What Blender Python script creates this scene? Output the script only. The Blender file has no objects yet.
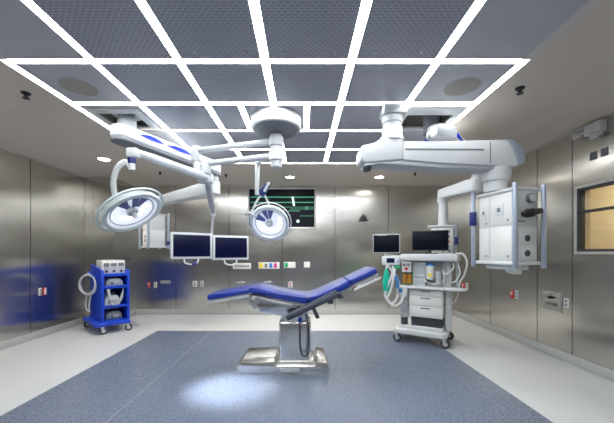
import bpy, bmesh, math, random
from mathutils import Vector, Matrix
random.seed(7)
PI = math.pi
S = bpy.context.scene
COL = S.collection
# ------------------------------------------------------------------ camera, world, exposure
EYE = 1.32
cam = bpy.data.cameras.new('camera'); cam_o = bpy.data.objects.new('camera', cam); COL.objects.link(cam_o)
cam_o.location = (0, 0, EYE); cam_o.rotation_euler = (PI/2, 0, 0)
cam.sensor_width = 36; cam.lens = 302/614*36; cam.shift_x = 5/614; cam.shift_y = 41/614
cam.clip_start = .05
S.camera = cam_o
w = bpy.data.worlds.new('world'); S.world = w; w.use_nodes = True
w.node_tree.nodes['Background'].inputs[0].default_value = (.6, .65, .7, 1)
w.node_tree.nodes['Background'].inputs[1].default_value = .3
S.view_settings.view_transform = 'Standard'; S.view_settings.look = 'None'
S.view_settings.gamma = 1; S.view_settings.use_curve_mapping = False
S.view_settings.exposure = 0.85
STRIP = 13.0

def at(px, py, Y):                       # a point at depth Y seen in that direction
    return Vector(((px-302)/302*Y, Y, EYE+(252.5-py)/302*Y))

# ------------------------------------------------------------------ materials
MATS = {}
def mat(name, col, rough=.5, metal=0, emit=0, coat=0, alpha=1, trans=0, ecol=None):
    m = bpy.data.materials.new(name); m.use_nodes = True
    b = m.node_tree.nodes['Principled BSDF']
    b.inputs['Base Color'].default_value = (*col, 1)
    b.inputs['Roughness'].default_value = rough; b.inputs['Metallic'].default_value = metal
    b.inputs['Coat Weight'].default_value = coat
    b.inputs['Transmission Weight'].default_value = trans
    if emit:
        b.inputs['Emission Color'].default_value = (*(ecol or col), 1); b.inputs['Emission Strength'].default_value = emit
    MATS[name] = m
    return m
def nodes(m): return m.node_tree.nodes, m.node_tree.links, m.node_tree.nodes['Principled BSDF']
def noise_var(m, c1, c2, scale=(8, 8, 8), nscale=5, bump=0, detail=3, rough=None, lo=.35, hi=.65):
    n, l, b = nodes(m)
    tc = n.new('ShaderNodeTexCoord'); mp = n.new('ShaderNodeMapping'); mp.inputs['Scale'].default_value = scale
    nz = n.new('ShaderNodeTexNoise'); nz.inputs['Scale'].default_value = nscale; nz.inputs['Detail'].default_value = detail
    l.new(tc.outputs['Object'], mp.inputs[0]); l.new(mp.outputs[0], nz.inputs['Vector'])
    r = n.new('ShaderNodeValToRGB'); r.color_ramp.elements[0].position = lo; r.color_ramp.elements[1].position = hi
    r.color_ramp.elements[0].color = (*c1, 1); r.color_ramp.elements[1].color = (*c2, 1)
    l.new(nz.outputs['Fac'], r.inputs[0]); l.new(r.outputs[0], b.inputs['Base Color'])
    if rough:
        mr = n.new('ShaderNodeMapRange'); mr.inputs['To Min'].default_value = rough[0]; mr.inputs['To Max'].default_value = rough[1]
        l.new(nz.outputs['Fac'], mr.inputs[0]); l.new(mr.outputs[0], b.inputs['Roughness'])
    if bump:
        bp = n.new('ShaderNodeBump'); bp.inputs['Strength'].default_value = bump; bp.inputs['Distance'].default_value = .01
        l.new(nz.outputs['Fac'], bp.inputs['Height']); l.new(bp.outputs[0], b.inputs['Normal'])
    return m

def steel(name, c1, c2, brush, rough, aniso=0):
    m = mat(name, c1, .3, 1)
    noise_var(m, c1, c2, brush, 1.0, 0, 4, rough, .3, .7)
    n, l, b = nodes(m)
    if aniso:                                   # vertically brushed: highlights smear sideways
        b.inputs['Anisotropic'].default_value = aniso
        ge = n.new('ShaderNodeNewGeometry'); tv = n.new('ShaderNodeVectorMath'); tv.operation = 'CROSS_PRODUCT'
        tv.inputs[1].default_value = (0, 0, 1); l.new(ge.outputs['True Normal'], tv.inputs[0]); l.new(tv.outputs[0], b.inputs['Tangent'])
    # slow waviness of thin sheet metal
    tc = n.new('ShaderNodeTexCoord'); mp = n.new('ShaderNodeMapping'); mp.inputs['Scale'].default_value = (.5, .5, 1.3)
    nz = n.new('ShaderNodeTexNoise'); nz.inputs['Scale'].default_value = 1.2; nz.inputs['Detail'].default_value = 1
    bp = n.new('ShaderNodeBump'); bp.inputs['Strength'].default_value = .22; bp.inputs['Distance'].default_value = .05
    l.new(tc.outputs['Object'], mp.inputs[0]); l.new(mp.outputs[0], nz.inputs['Vector'])
    l.new(nz.outputs['Fac'], bp.inputs['Height']); l.new(bp.outputs[0], b.inputs['Normal'])
    return m
steel('wall_steel', (.62, .60, .56), (.665, .645, .60), (160, 160, 1.0), (.20, .26), .72)
steel('steel', (.66, .66, .65), (.72, .72, .71), (3, 3, 40), (.2, .26))
mat('groove', (.03, .03, .03), .7)
mat('trim_metal', (.62, .61, .58), .4, .4)
m = mat('floor_light', (.5, .51, .52), .38); noise_var(m, (.50, .505, .50), (.60, .605, .60), (1, 1, 1), 160, 0, 2, (.32, .42))
m = mat('floor_dark', (.13, .15, .19), .33); noise_var(m, (.095, .115, .16), (.165, .195, .265), (1, 1, 1), 170, 0, 3, (.22, .34))
mat('cove', (.42, .43, .42), .45)
mat('soffit', (.63, .56, .49), .38)
mat('panel_plain', (.46, .46, .49), .42)
m = mat('panel_perf', (.33, .34, .39), .4)
n, l, b = nodes(m)
tc = n.new('ShaderNodeTexCoord'); br = n.new('ShaderNodeTexBrick')
br.inputs['Color1'].default_value = br.inputs['Color2'].default_value = (.22, .225, .26, 1)
br.inputs['Mortar'].default_value = (.37, .38, .43, 1)
br.inputs['Scale'].default_value = 1; br.inputs['Brick Width'].default_value = .04; br.inputs['Row Height'].default_value = .022
br.inputs['Mortar Size'].default_value = .007; br.inputs['Mortar Smooth'].default_value = .2
l.new(tc.outputs['Object'], br.inputs['Vector']); l.new(br.outputs['Color'], b.inputs['Base Color'])
mat('strip', (1, 1, 1), .5, 0, STRIP, ecol=(.93, .97, 1))
mat('downlight_lens', (1, 1, 1), .5, 0, 22, ecol=(1, .96, .88))
mat('white', (.62, .635, .64), .4)
mat('white_arm', (.58, .60, .61), .4)
mat('offwhite', (.66, .67, .66), .4)
mat('cream', (.72, .72, .68), .4)
mat('lightgrey', (.45, .47, .49), .45)
mat('bluegrey', (.38, .43, .52), .35, .3)
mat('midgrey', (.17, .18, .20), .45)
mat('padgrey', (.035, .042, .065), .55)
mat('darkgrey', (.045, .05, .06), .5)
mat('black', (.012, .012, .014), .4)
mat('rubber', (.03, .03, .035), .6)
mat('screen', (.002, .004, .010), .35); MATS['screen'].node_tree.nodes['Principled BSDF'].inputs['Specular IOR Level'].default_value = .15
mat('screen_blue', (.002, .003, .03), .3); MATS['screen_blue'].node_tree.nodes['Principled BSDF'].inputs['Specular IOR Level'].default_value = .2
mat('blue', (.0, .05, .55), .4)
mat('accent', (.0, .025, .6), .5)
mat('navy', (.01, .02, .16), .4)
m = mat('cushion', (.0, .022, .28), .35, coat=1); MATS['cushion'].node_tree.nodes['Principled BSDF'].inputs['Coat Roughness'].default_value = .22
mat('red', (.6, .03, .02), .4); mat('yellow', (.8, .65, .05), .4); mat('green', (.0, .35, .12), .4)
mat('magenta', (.6, .02, .25), .4); mat('cyan_blue', (.02, .2, .6), .4); mat('teal', (.0, .42, .28), .35)
mat('amber', (.45, .2, .03), .3)
mat('glass', (.9, .95, .95), .03, trans=1)
mat('green_line', (.03, .2, .12), .4, 0, .4, ecol=(.08, .5, .28))
mat('green_dim', (.02, .1, .06), .4, 0, .25, ecol=(.08, .5, .28))
mat('white_glow', (.6, .8, .75), .4, 0, .8)
mat('beige', (.80, .69, .50), .8); mat('beige_light', (.8, .68, .48), .8)
mat('reflector', (.76, .77, .80), .3, .5, emit=.28, ecol=(.85, .9, 1))
mat('reflection_blue', (.15, .17, .36), .3, .4)
mat('lamp_led', (.9, .92, 1), .4, 0, .35, ecol=(.93, .95, 1))
mat('rim', (.62, .69, .68), .3, coat=.3)
mat('mesh_grille', (.33, .31, .27), .6)
mat('clear', (.8, .85, .88), .1, trans=.6)
mat('warm_fill', (1, 1, 1), .5, 0, 10, ecol=(1, .85, .62))

# ------------------------------------------------------------------ mesh helpers
class MB:
    def __init__(s): s.bm = bmesh.new(); s.mi = []
    def _merge(s, t, M=None, mi=0, smooth=True):
        if M is not None: bmesh.ops.transform(t, matrix=M, verts=t.verts)
        for f in t.faces: f.material_index = mi; f.smooth = smooth
        me = bpy.data.meshes.new('t'); t.to_mesh(me); s.bm.from_mesh(me); bpy.data.meshes.remove(me); t.free()
        return s
    def box(s, c, size, bev=.004, rot=None, mi=0, seg=2):
        t = bmesh.new(); bmesh.ops.create_cube(t, size=1)
        bmesh.ops.scale(t, vec=size, verts=t.verts)
        if bev:
            bmesh.ops.bevel(t, geom=t.edges[:], offset=min(bev, min(size)*.45), segments=seg, affect='EDGES', profile=.5)
        M = Matrix.Translation(c)
        if rot is not None:
            M = M @ (rot if isinstance(rot, Matrix) else Matrix.Rotation(rot, 4, 'Z'))
        return s._merge(t, M, mi)
    def bb(s, x0, x1, y0, y1, z0, z1, bev=0, mi=0):
        return s.box(((x0+x1)/2, (y0+y1)/2, (z0+z1)/2), (abs(x1-x0), abs(y1-y0), abs(z1-z0)), bev, None, mi)
    def cyl(s, p0, p1, r0, r1=None, n=20, mi=0, bev=0):
        p0 = Vector(p0); p1 = Vector(p1); r1 = r0 if r1 is None else r1
        d = p1-p0; t = bmesh.new()
        bmesh.ops.create_cone(t, cap_ends=True, segments=n, radius1=r0, radius2=r1, depth=d.length)
        if bev:
            ed = [e for e in t.edges if len(e.link_faces) == 2 and any(len(f.verts) > 4 for f in e.link_faces)]
            bmesh.ops.bevel(t, geom=ed, offset=bev, segments=3, affect='EDGES', profile=.5)
        M = Matrix.Translation((p0+p1)/2) @ d.to_track_quat('Z', 'Y').to_matrix().to_4x4()
        return s._merge(t, M, mi)
    def tube(s, pts, r, n=8, mi=0, sub=4, closed=False):
        pts = [Vector(p) for p in pts]
        if sub > 1 and len(pts) > 2: pts = catmull(pts, sub, closed)
        t = bmesh.new(); rings = []; N = len(pts); up = None
        for i, p in enumerate(pts):
            if closed: d = pts[(i+1) % N]-pts[i-1]
            else: d = pts[min(i+1, N-1)]-pts[max(i-1, 0)]
            d.normalize()
            if up is None: up = d.orthogonal().normalized()
            up = (up-d*up.dot(d)).normalized(); sd = d.cross(up)
            rr = r[min(int(i/sub), len(r)-1)] if isinstance(r, (list, tuple)) else r
            rings.append([t.verts.new(p+(up*math.cos(2*PI*k/n)+sd*math.sin(2*PI*k/n))*rr) for k in range(n)])
        for i in range(N if closed else N-1):
            a = rings[i]; b = rings[(i+1) % N]
            for k in range(n): t.faces.new((a[k], a[(k+1) % n], b[(k+1) % n], b[k]))
        if not closed: t.faces.new(rings[0][::-1]); t.faces.new(rings[-1])
        bmesh.ops.recalc_face_normals(t, faces=t.faces)
        return s._merge(t, None, mi)
    def lathe(s, prof, M=None, n=32, mi=0):
        t = bmesh.new(); rings = []
        for r, z in prof:
            if r < 1e-5: rings.append([t.verts.new((0, 0, z))])
            else: rings.append([t.verts.new((r*math.cos(2*PI*k/n), r*math.sin(2*PI*k/n), z)) for k in range(n)])
        for a, b in zip(rings, rings[1:]):
            for k in range(n):
                k2 = (k+1) % n
                if len(a) == 1 and len(b) == 1: continue
                if len(a) == 1: t.faces.new((a[0], b[k2], b[k]))
                elif len(b) == 1: t.faces.new((a[k], a[k2], b[0]))
                else: t.faces.new((a[k], a[k2], b[k2], b[k]))
        bmesh.ops.recalc_face_normals(t, faces=t.faces)
        return s._merge(t, M, mi)
    def prism(s, outline, h0, h1, M=None, bev=0, mi=0):        # outline in local xy, extruded in local z
        t = bmesh.new(); vs = [t.verts.new((x, y, h0)) for x, y in outline]
        f = t.faces.new(vs); r = bmesh.ops.extrude_face_region(t, geom=[f])
        bmesh.ops.translate(t, vec=(0, 0, h1-h0), verts=[v for v in r['geom'] if isinstance(v, bmesh.types.BMVert)])
        bmesh.ops.recalc_face_normals(t, faces=t.faces)
        if bev: bmesh.ops.bevel(t, geom=t.edges[:], offset=bev, segments=2, affect='EDGES', profile=.5)
        return s._merge(t, M, mi)
def catmull(p, sub, closed=False):
    out = []; N = len(p)
    for i in range(N if closed else N-1):
        if closed: a, b, c, d = p[i-1], p[i], p[(i+1) % N], p[(i+2) % N]
        else: a, b, c, d = p[max(i-1, 0)], p[i], p[i+1], p[min(i+2, N-1)]
        for k in range(sub):
            t = k/sub
            out.append(.5*((2*b)+(c-a)*t+(2*a-5*b+4*c-d)*t*t+(3*b-a-3*c+d)*t**3))
    if not closed: out.append(p[-1])
    return out
XZ = Matrix.Rotation(PI/2, 4, 'X')       # local xy outline -> world xz, extruded towards -y
def link(name, mb, m, parent=None, world=True):
    me = bpy.data.meshes.new(name)
    bmesh.ops.recalc_face_normals
    if parent is not None and world:
        r = parent
        while r.parent: r = r.parent
        M = (Matrix.Translation(r.location) @ Matrix.Rotation(r.rotation_euler.z, 4, 'Z')).inverted()
        bmesh.ops.transform(mb.bm, matrix=M, verts=mb.bm.verts)
    mb.bm.to_mesh(me); mb.bm.free()
    me.set_sharp_from_angle(angle=math.radians(38))
    for q in (m if isinstance(m, (list, tuple)) else [m]): me.materials.append(MATS[q])
    o = bpy.data.objects.new(name, me); COL.objects.link(o)
    if parent: o.parent = parent
    return o
def tag(o, label=None, cat=None, group=None, kind=None):
    if label: o['label'] = label
    if cat: o['category'] = cat
    if group: o['group'] = group
    if kind: o['kind'] = kind
    return o
def thing(name, label, cat, loc, rotz=0, group=None):
    o = bpy.data.objects.new(name, None); o.empty_display_size = .1; COL.objects.link(o)
    o.location = loc; o.rotation_euler = (0, 0, rotz)
    return tag(o, label, cat, group)
def struct(name, mb, m, parent=None):
    o = link(name, mb, m, parent)
    if not parent: o['kind'] = 'structure'
    return o
def single(name, mb, m, label, cat, group=None):
    o = link(name, mb, m)                                     # one-mesh thing: move the origin to its own centre
    c = Vector((0, 0, 0)); vs = o.data.vertices
    lo = Vector([min(v.co[i] for v in vs) for i in range(3)]); hi = Vector([max(v.co[i] for v in vs) for i in range(3)])
    c = (lo+hi)/2
    o.data.transform(Matrix.Translation(-c)); o.location = c
    return tag(o, label, cat, group)
def copy_tree(o, parent=None):
    c = o.copy(); COL.objects.link(c); c.parent = parent
    for ch in [x for x in bpy.data.objects if x.parent == o]: copy_tree(ch, c)
    return c

# ------------------------------------------------------------------ room
XL, XR, YB, YF, H = -4.1, 3.22, 6.45, -1.6, 2.75
CX, CY = -3.56, 5.70                      # chase in the far left corner
GX0, GX1, GY0, GY1 = -2.21, 1.66, -.96, 4.83
b = MB(); b.bb(XL-.2, XR+.2, YF-.2, YB+.2, -.05, 0); struct('floor', b, 'floor_light')
fl = bpy.data.objects['floor']
b = MB(); b.bb(-2.43, 1.945, YF+.02, 5.08, 0, .003); struct('trim_1', b, 'floor_dark')
b = MB()                                   # welded seams in the dark sheet
for x in (-1.52,): b.bb(x-.002, x+.002, YF+.05, 5.07, .003, .0036)
struct('trim_2', b, 'lightgrey')

def wall_y(name, y, x0, x1, seams, face):       # wall in the xz plane, panels with dark joints
    b = MB(); b.bb(x0, x1, y, y+face*.12, 0, H+.05, mi=1)
    s = [x0]+sorted(seams)+[x1]
    for a, c in zip(s, s[1:]): b.bb(a+.005, c-.005, y-face*.008, y, .1, H+.02)
    return struct(name, b, ['wall_steel', 'groove'])
px = lambda x, Y: (x-302)/302*Y
wall_y('wall_back', YB, CX, XR, [px(x, YB) for x in (176, 229, 282.2, 335, 388.3, 441)], 1)
wall_y('wall_front', YF, XL, XR, [-3, -1.9, -.8, .3, 1.4, 2.4], -1)
b = MB(); b.bb(XL-.12, XL, YF, CY+.1, 0, H+.05, mi=1)
s = [YF, -.9, .2, 1.27, 2.35, 3.45, 4.55, CY]
for a, c in zip(s, s[1:]): b.bb(XL, XL+.008, a+.006, c-.006, .1, H+.02)
struct('wall_left', b, ['wall_steel', 'groove'])
b = MB(); b.bb(XL, CX, CY, YB+.1, 0, H+.05, mi=1)
for a, c in ((XL+.008, px(93.5, CY)), (px(93.5, CY), CX)): b.bb(a+.003, c-.001, CY-.008, CY, .1, H+.02)
b.bb(CX, CX+.008, CY-.008, YB, .1, H+.02)
struct('wall_chase', b, ['wall_steel', 'groove'])
# right wall with a window opening
WY0, WY1, WZ0, WZ1 = 2.35, 3.52, 1.33, 2.06
b = MB()
s = [YF, -.4, .8, 1.9, 2.35, 3.59, 4.125, 5.15, YB]
for a, c in zip(s, s[1:]):
    if a == 2.35:
        for (y0, y1, z0, z1) in ((a, c, .1, WZ0), (a, c, WZ1, H+.02), (WY1, c, WZ0, WZ1)):
            b.bb(XR-.008, XR, y0+.005, y1-.005, z0, z1)
            b.bb(XR, XR+.12, y0, y1, z0-.1 if z0 == .1 else z0, z1, mi=1)
    else:
        b.bb(XR-.008, XR, a+.006, c-.006, .1, H+.02)
        b.bb(XR, XR+.12, a, c, 0, H+.05, mi=1)
struct('wall_right', b, ['wall_steel', 'groove'])
def base(name, pts):
    b = MB()
    for (x0, x1, y0, y1) in pts: b.bb(x0, x1, y0, y1, 0, .108, .004)
    struct(name, b, 'cove')
base('baseboard_back', [(CX+.03, XR-.012, YB-.03, YB-.008)])
base('baseboard_left', [(XL+.002, XL+.03, YF, CY-.035)])
base('baseboard_right', [(XR-.035, XR-.01, YF, YB-.035)])
base('baseboard_chase', [(XL+.002, CX+.03, CY-.035, CY-.01), (CX+.01, CX+.03, CY-.01, YB-.008)])
b = MB(); t_ = .018
b.bb(XL, XL+.025, YF, CY, H-t_, H); b.bb(XR-.025, XR, YF, YB, H-t_, H); b.bb(CX, XR, YB-.025, YB, H-t_, H)
b.bb(XL, CX+.02, CY-.025, CY, H-t_, H); b.bb(CX, CX+.025, CY, YB, H-t_, H)
struct('trim_3', b, 'trim_metal')

# ceiling: solid soffit round the grid, metal tiles inside it
xs = [GX0+i*(GX1-GX0)/6 for i in range(7)]
ys = [GY1-i*.643 for i in range(10)]; GY0 = ys[-1]
b = MB()
b.bb(XL, GX0-.035, YF, YB, H, H+.06); b.bb(GX1+.035, XR, YF, YB, H, H+.06)
b.bb(GX0-.035, GX1+.035, GY1+.035, YB, H, H+.06); b.bb(GX0-.035, GX1+.035, YF, GY0-.035, H, H+.06)
b.bb(XL, XR, YF, YB, H+.32, H+.36)
ceil = struct('ceiling', b, 'soffit')
SW = .029
REC = {(0, 2), (5, 2)}
for i in range(6):
    for j in range(9):
        if (i, j) in REC: continue
        y1, y0 = ys[j], ys[j+1]
        cells = [(xs[i], xs[i+1])]
        perf = i in (1, 2, 3, 4)
        if j == 2 and i in (2, 3):
            mid = (xs[i]+xs[i+1])/2
            cells = [(xs[2], mid), (mid, xs[3])] if i == 2 else [(xs[3], mid), (mid, xs[4])]
        for a, c in cells:
            b = MB(); b.bb(a+(SW+.001), c-(SW+.001), y0+SW, y1-SW, H-.001, H+.02, 0)
            o = link('ceiling_panel', b, 'panel_perf' if perf else 'panel_plain', ceil)
# fine access hatches and tracks on the soffit
b = MB()
b.bb(-3.05, -3.04, .3, 3.05, H-.002, H+.001); b.bb(-3.05, -2.5, 3.04, 3.05, H-.002, H+.001)
b.bb(2.45, 2.46, 2.9, 4.6, H-.002, H+.001); b.bb(2.75, 2.76, 2.6, 4.3, H-.002, H+.001)
link('hatch_joint', b, 'trim_metal', ceil)
b = MB(); b.bb(GX1-.03, GX1+.04, GY0, 2.23, H-.003, H+.01, 0, 0); b.bb(GX0-.04, GX0+.03, GY0, 2.23, H-.003, H+.01)
link('edge_rail', b, 'trim_metal', ceil)

# light strips
def strip_y(x, y0, y1, label):
    b = MB(); b.bb(x-SW, x+SW, y0, y1, H+.004, H+.025, 0)
    o = single('ceiling_light_strip', b, 'strip', label, 'ceiling light', 'light strips in the ceiling grid')
def strip_x(y, segs, label):
    t = thing('ceiling_light_strip', label, 'ceiling light', ((segs[0][0]+segs[-1][1])/2, y, H), 0, 'light strips in the ceiling grid')
    for a, c in segs:
        b = MB(); b.bb(a+SW+.004, c-SW-.004, y-SW*.82, y+SW*.9, H+.004, H+.025, 0); link('diffuser', b, 'strip', t)
yr = ys[4]   # 2.26
strip_y(xs[0], ys[4]+.03, GY1, 'leftmost lengthwise white light strip, edging the left side of the ceiling grid')
strip_y(xs[1], GY0, GY1, 'long white light strip second from the left, along the right side of the left recess')
strip_y(xs[2], GY0, GY1, 'long white light strip running away just left of the round ceiling mount')
strip_y(xs[3], GY0, ys[3]+.0, 'long white light strip ending in front of the round ceiling mount')
strip_y(xs[3], ys[2]+.0, GY1, 'short white light strip behind the round ceiling mount, in line with its middle')
strip_y(xs[4], GY0, GY1, 'long white light strip just right of the round ceiling mount')
strip_y(xs[5], GY0, GY1, 'long white light strip running over the neck of the big right boom')
strip_y(xs[6], ys[4]+.03, GY1, 'rightmost lengthwise white light strip, edging the right side of the ceiling grid')
strip_y((xs[2]+xs[3])/2, ys[3]+.035, ys[2]-.035, 'stubby white light strip touching the left side of the round mount')
strip_y((xs[3]+xs[4])/2, ys[3]+.035, ys[2]-.035, 'stubby white light strip touching the right side of the round mount')
allx = list(zip(xs, xs[1:]))
strip_x(ys[0], allx, 'crosswise white light strip at the far end of the grid, nearest the back wall')
strip_x(ys[1], allx, 'crosswise white light strip, second from the back wall')
strip_x(ys[2], [s_ for s_ in allx[1:5]], 'crosswise white light strip directly behind the round ceiling mount')
strip_x(ys[3], allx, 'crosswise white light strip directly in front of the round ceiling mount')
strip_x(ys[4], allx, 'crosswise white light strip nearest the viewer, just in front of the two round speakers')
for k in (5, 6, 7, 8): strip_x(ys[k], allx[1:5], 'crosswise white light strip overhead behind the viewer, out of frame')

# recessed white-framed openings for the two wall-side booms
for i, nm in ((0, 'left'), (5, 'right')):
    x0, x1, y0, y1 = xs[i]+SW, xs[i+1]-SW, ys[3]+SW, ys[2]-SW
    if i == 0:
        b = MB()
        for (a, c, d, e) in ((x0, x1, y0, y0+.07), (x0, x1, y1-.03, y1), (x0, x0+.03, y0+.07, y1-.03), (x1-.05, x1, y0+.07, y1-.03)): b.bb(a, c, d, e, H-.001, H+.015)
        link('recess_border', b, 'panel_plain', ceil)
        x0 += .03; x1 -= .05; y0 += .07; y1 -= .03
    b = MB(); fw = .085 if i == 0 else .19
    for (a, c, d, e) in ((x0, x1, y0, y0+fw), (x0, x1, y1-.06, y1), (x0, x0+.05, y0+fw, y1-.06), (x1-.07, x1, y0+fw, y1-.06)):
        b.bb(a, c, d, e, H-.014, H+.015, .004)
    tag(link('recess_frame', b, 'white', ceil), 'white %s recess frame' % nm)
    b = MB(); q = .05
    b.bb(x0, x0+.01, y0, y1, H+.015, H+.3); b.bb(x1-.01, x1, y0, y1, H+.015, H+.3)
    b.bb(x0, x1, y0, y0+.01, H+.015, H+.3); b.bb(x0, x1, y1-.01, y1, H+.015, H+.3); b.bb(x0, x1, y0, y1, H+.29, H+.31)
    link('recess_lining', b, 'mesh_grille', ceil)

# ------------------------------------------------------------------ window on the right wall
t = MB()
fr = .028
for (y0, y1, z0, z1) in ((WY0, WY1, WZ0, WZ0+fr), (WY0, WY1, WZ1-fr, WZ1), (WY1-fr, WY1, WZ0, WZ1), (WY0, WY0+fr, WZ0, WZ1), (WY0+fr, WY1-fr, 1.775, 1.80)):
    t.bb(XR-.018, XR+.06, y0, y1, z0, z1, .003)
win = struct('window_1', t, 'darkgrey')
t = MB()
for (y0, y1, z0, z1) in ((WY0-.03, WY1+.03, WZ0-.03, WZ0), (WY0-.03, WY1+.03, WZ1, WZ1+.03), (WY1, WY1+.03, WZ0, WZ1), (WY0-.03, WY0, WZ0, WZ1)):
    t.bb(XR-.022, XR-.006, y0, y1, z0, z1, .003)
tag(link('window_frame', t, 'trim_metal', win), 'steel surround')
t = MB(); t.bb(XR+.06, XR+.13, WY1-.012, WY1, WZ0, WZ1); t.bb(XR+.06, XR+.13, WY0, WY1, WZ1-.012, WZ1); t.bb(XR+.06, XR+.13, WY0, WY1, WZ0, WZ0+.012); t.bb(XR+.06, XR+.13, WY0, WY0+.012, WZ0, WZ1); link('window_lining', t, 'beige_light', win)
t = MB(); t.bb(XR+.01, XR+.016, WY0+fr, WY1-fr, WZ0+fr, WZ1-fr); link('window_pane', t, 'glass', win)
# neighbouring room seen through it
t = MB()
t.bb(XR+1.8, XR+1.9, .5, 7, 0, H); t.bb(XR+.13, XR+1.9, 7, 7.1, 0, H); t.bb(XR+.13, XR+1.9, .4, .5, 0, H)
t.bb(XR+.13, XR+1.9, .5, 7, -.05, 0); t.bb(XR+.13, XR+1.9, .5, 7, H, H+.05)
struct('wall_neighbour', t, 'beige')
b = MB(); b.box((XR+.9, 3.9, H-.03), (.5, 1.6, .05), .005)  # unseen glowing panel, added to light the neighbouring room
single('fill_light', b, 'warm_fill', 'unseen warm fill light added to brighten the beige room behind the right window', 'ceiling light')

# ------------------------------------------------------------------ fixtures on ceiling
def speaker(x, y, label):
    t = thing('ceiling_speaker', label, 'speaker', (x, y, H), 0)
    b = MB(); b.lathe([(.142, .006), (.142, -.004), (.15, -.005), (.155, -.001), (.155, .006)], Matrix.Translation((x, y, H)), 40)
    link('rim', b, 'panel_plain', t)
    b = MB(); b.lathe([(0, -.003), (.142, -.003), (.142, .008), (0, .008)], Matrix.Translation((x, y, H)), 40)
    link('grille', b, 'mesh_grille', t)
p = at(79, 87, 1.43*302/165.5); speaker(p.x, p.y, 'round beige ceiling speaker in the tile at upper left')
p = at(462, 87, 1.43*302/165.5); speaker(p.x, p.y, 'round beige ceiling speaker in the tile at upper right')
def downlight(x, y, label):
    t = thing('downlight', label, 'downlight', (x, y, H), 0, 'round downlights in the soffit')
    M = Matrix.Translation((x, y, H))
    b = MB(); b.lathe([(.075, 0), (.077, -.008), (.095, -.006), (.098, 0)], M, 28); link('rim', b, 'white', t)
    b = MB(); b.lathe([(0, -.004), (.075, -.004), (.075, .002)], M, 28); link('lens', b, 'downlight_lens', t)
    L = bpy.data.lights.new('spot', 'SPOT'); L.energy = 55; L.spot_size = math.radians(120); L.spot_blend = .8; L.shadow_soft_size = .05; L.color = (1, .95, .86)
    o = bpy.data.objects.new('bulb', L); COL.objects.link(o); o.parent = t; o.location = (0, 0, -.03)
downlight(-3.03, 4.62, 'bright round downlight in the left soffit above the blue trolley')
downlight(-.23, 5.72, 'bright round downlight in the back soffit above the wall screen')
downlight(1.46, 5.72, 'bright round downlight in the back soffit left of the right supply boom')
def sprinkler(x, y, label, k=1):
    t = thing('sprinkler_head', label, 'sprinkler', (x, y, H), 0, 'dark sprinkler heads in the soffit')
    M = Matrix.Translation((x, y, H))
    b = MB(); b.lathe([(0, 0), (.035*k, 0), (.03*k, -.012), (.012*k, -.02), (.012*k, -.04), (0, -.04)], M, 16); link('body', b, 'black', t)
    b = MB(); b.lathe([(0, -.045), (.025*k, -.045), (.025*k, -.05), (0, -.05)], M, 16); b.cyl((x-.014*k, y, H-.02), (x-.012*k, y, H-.046), .004); b.cyl((x+.014*k, y, H-.02), (x+.012*k, y, H-.046), .004)
    link('deflector', b, 'black', t)
for X, Y, lb in ((26, 93, 'dark sprinkler head in the left soffit near the frame edge'), (520, 88, 'dark sprinkler head in the right soffit under the hatch line')):
    p = at(X, Y, 1.43*302/(252.5-Y)); sprinkler(p.x, p.y, lb, 1.1)
for X, Y, lb in ((160, 172, 'small dark sprinkler head in the soffit between left downlight and spring arm'), (226, 174.5, 'small dark sprinkler head in the back soffit near the joint of the lamp arms'), (415, 173, 'small dark sprinkler head in the back soffit under the big right boom')):
    p = at(X, Y, 1.43*302/(252.5-Y)); sprinkler(p.x, p.y, lb, .8)
for X in (194, 245.5, 284, 335, 375, 421):
    p = at(X, 51.5, 1.43*302/201)
    b = MB(); b.cyl((p.x, p.y, H-.012), (p.x, p.y, H+.008), .008, .014, 12)
    single('ceiling_nozzle', b, 'white', {194: 'tiny white nozzle at the left tile corner, leftmost of the row', 245.5: 'tiny white nozzle left of the strip leading to the round mount', 284: 'tiny white nozzle right of the strip leading to the round mount', 335: 'tiny white nozzle left of the strip right of the mount', 375: 'tiny white nozzle right of the strip right of the mount', 421: 'tiny white nozzle at the right tile corner, rightmost of the row'}[X], 'nozzle', 'tiny nozzles in the ceiling tiles')

# ------------------------------------------------------------------ wall screen
x0, x1, z0, z1 = px(248, YB), px(316, YB), 1.825, 2.70
yb = YB-.008
t = thing('wall_screen', 'large black wall screen with green lines high on the steel back wall', 'screen', ((x0+x1)/2, yb, z0))
b = MB(); f = .035
for (a, c, d, e) in ((x0, x1, z0, z0+f), (x0, x1, z1-f, z1), (x0, x0+f, z0+f, z1-f), (x1-f, x1, z0+f, z1-f)): b.bb(a, c, yb-.03, yb, d, e, .004)
link('frame', b, 'trim_metal', t)
b = MB(); b.bb(x0+f, x1-f, yb-.016, yb, z0+f, z1-f); sc = link('screen', b, 'screen', t)
b = MB(); c_ = MB(); g = MB()
Z = lambda y: EYE+(252.5-y)/302*YB; X = lambda x: px(x, YB)
b.bb(X(251), X(314), yb-.018, yb-.016, Z(197.8), Z(196.9)); b.bb(X(251), X(314), yb-.018, yb-.016, Z(203), Z(202.2)); 
for (a, c, d, e) in ((290, 314, 209.5, 208.8), (300, 314, 216.4, 215.8), (288, 300, 211.5, 210.6), (305, 308, 210, 206.5), (251, 314, 207.6, 207)):
    c_.bb(X(a), X(c), yb-.018, yb-.016, Z(d), Z(e))
g.prism([(X(291.6), Z(197)), (X(293.6), Z(197)), (X(295), Z(206)), (X(293), Z(206))], -.001, .001, Matrix.Translation((0, yb-.018, 0)) @ XZ)
link('bright_mark', g, 'white_glow', sc); g = MB(); g.cyl((X(298), yb-.019, Z(221.3)), (X(298), yb-.016, Z(221.3)), .03, n=12)
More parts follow.
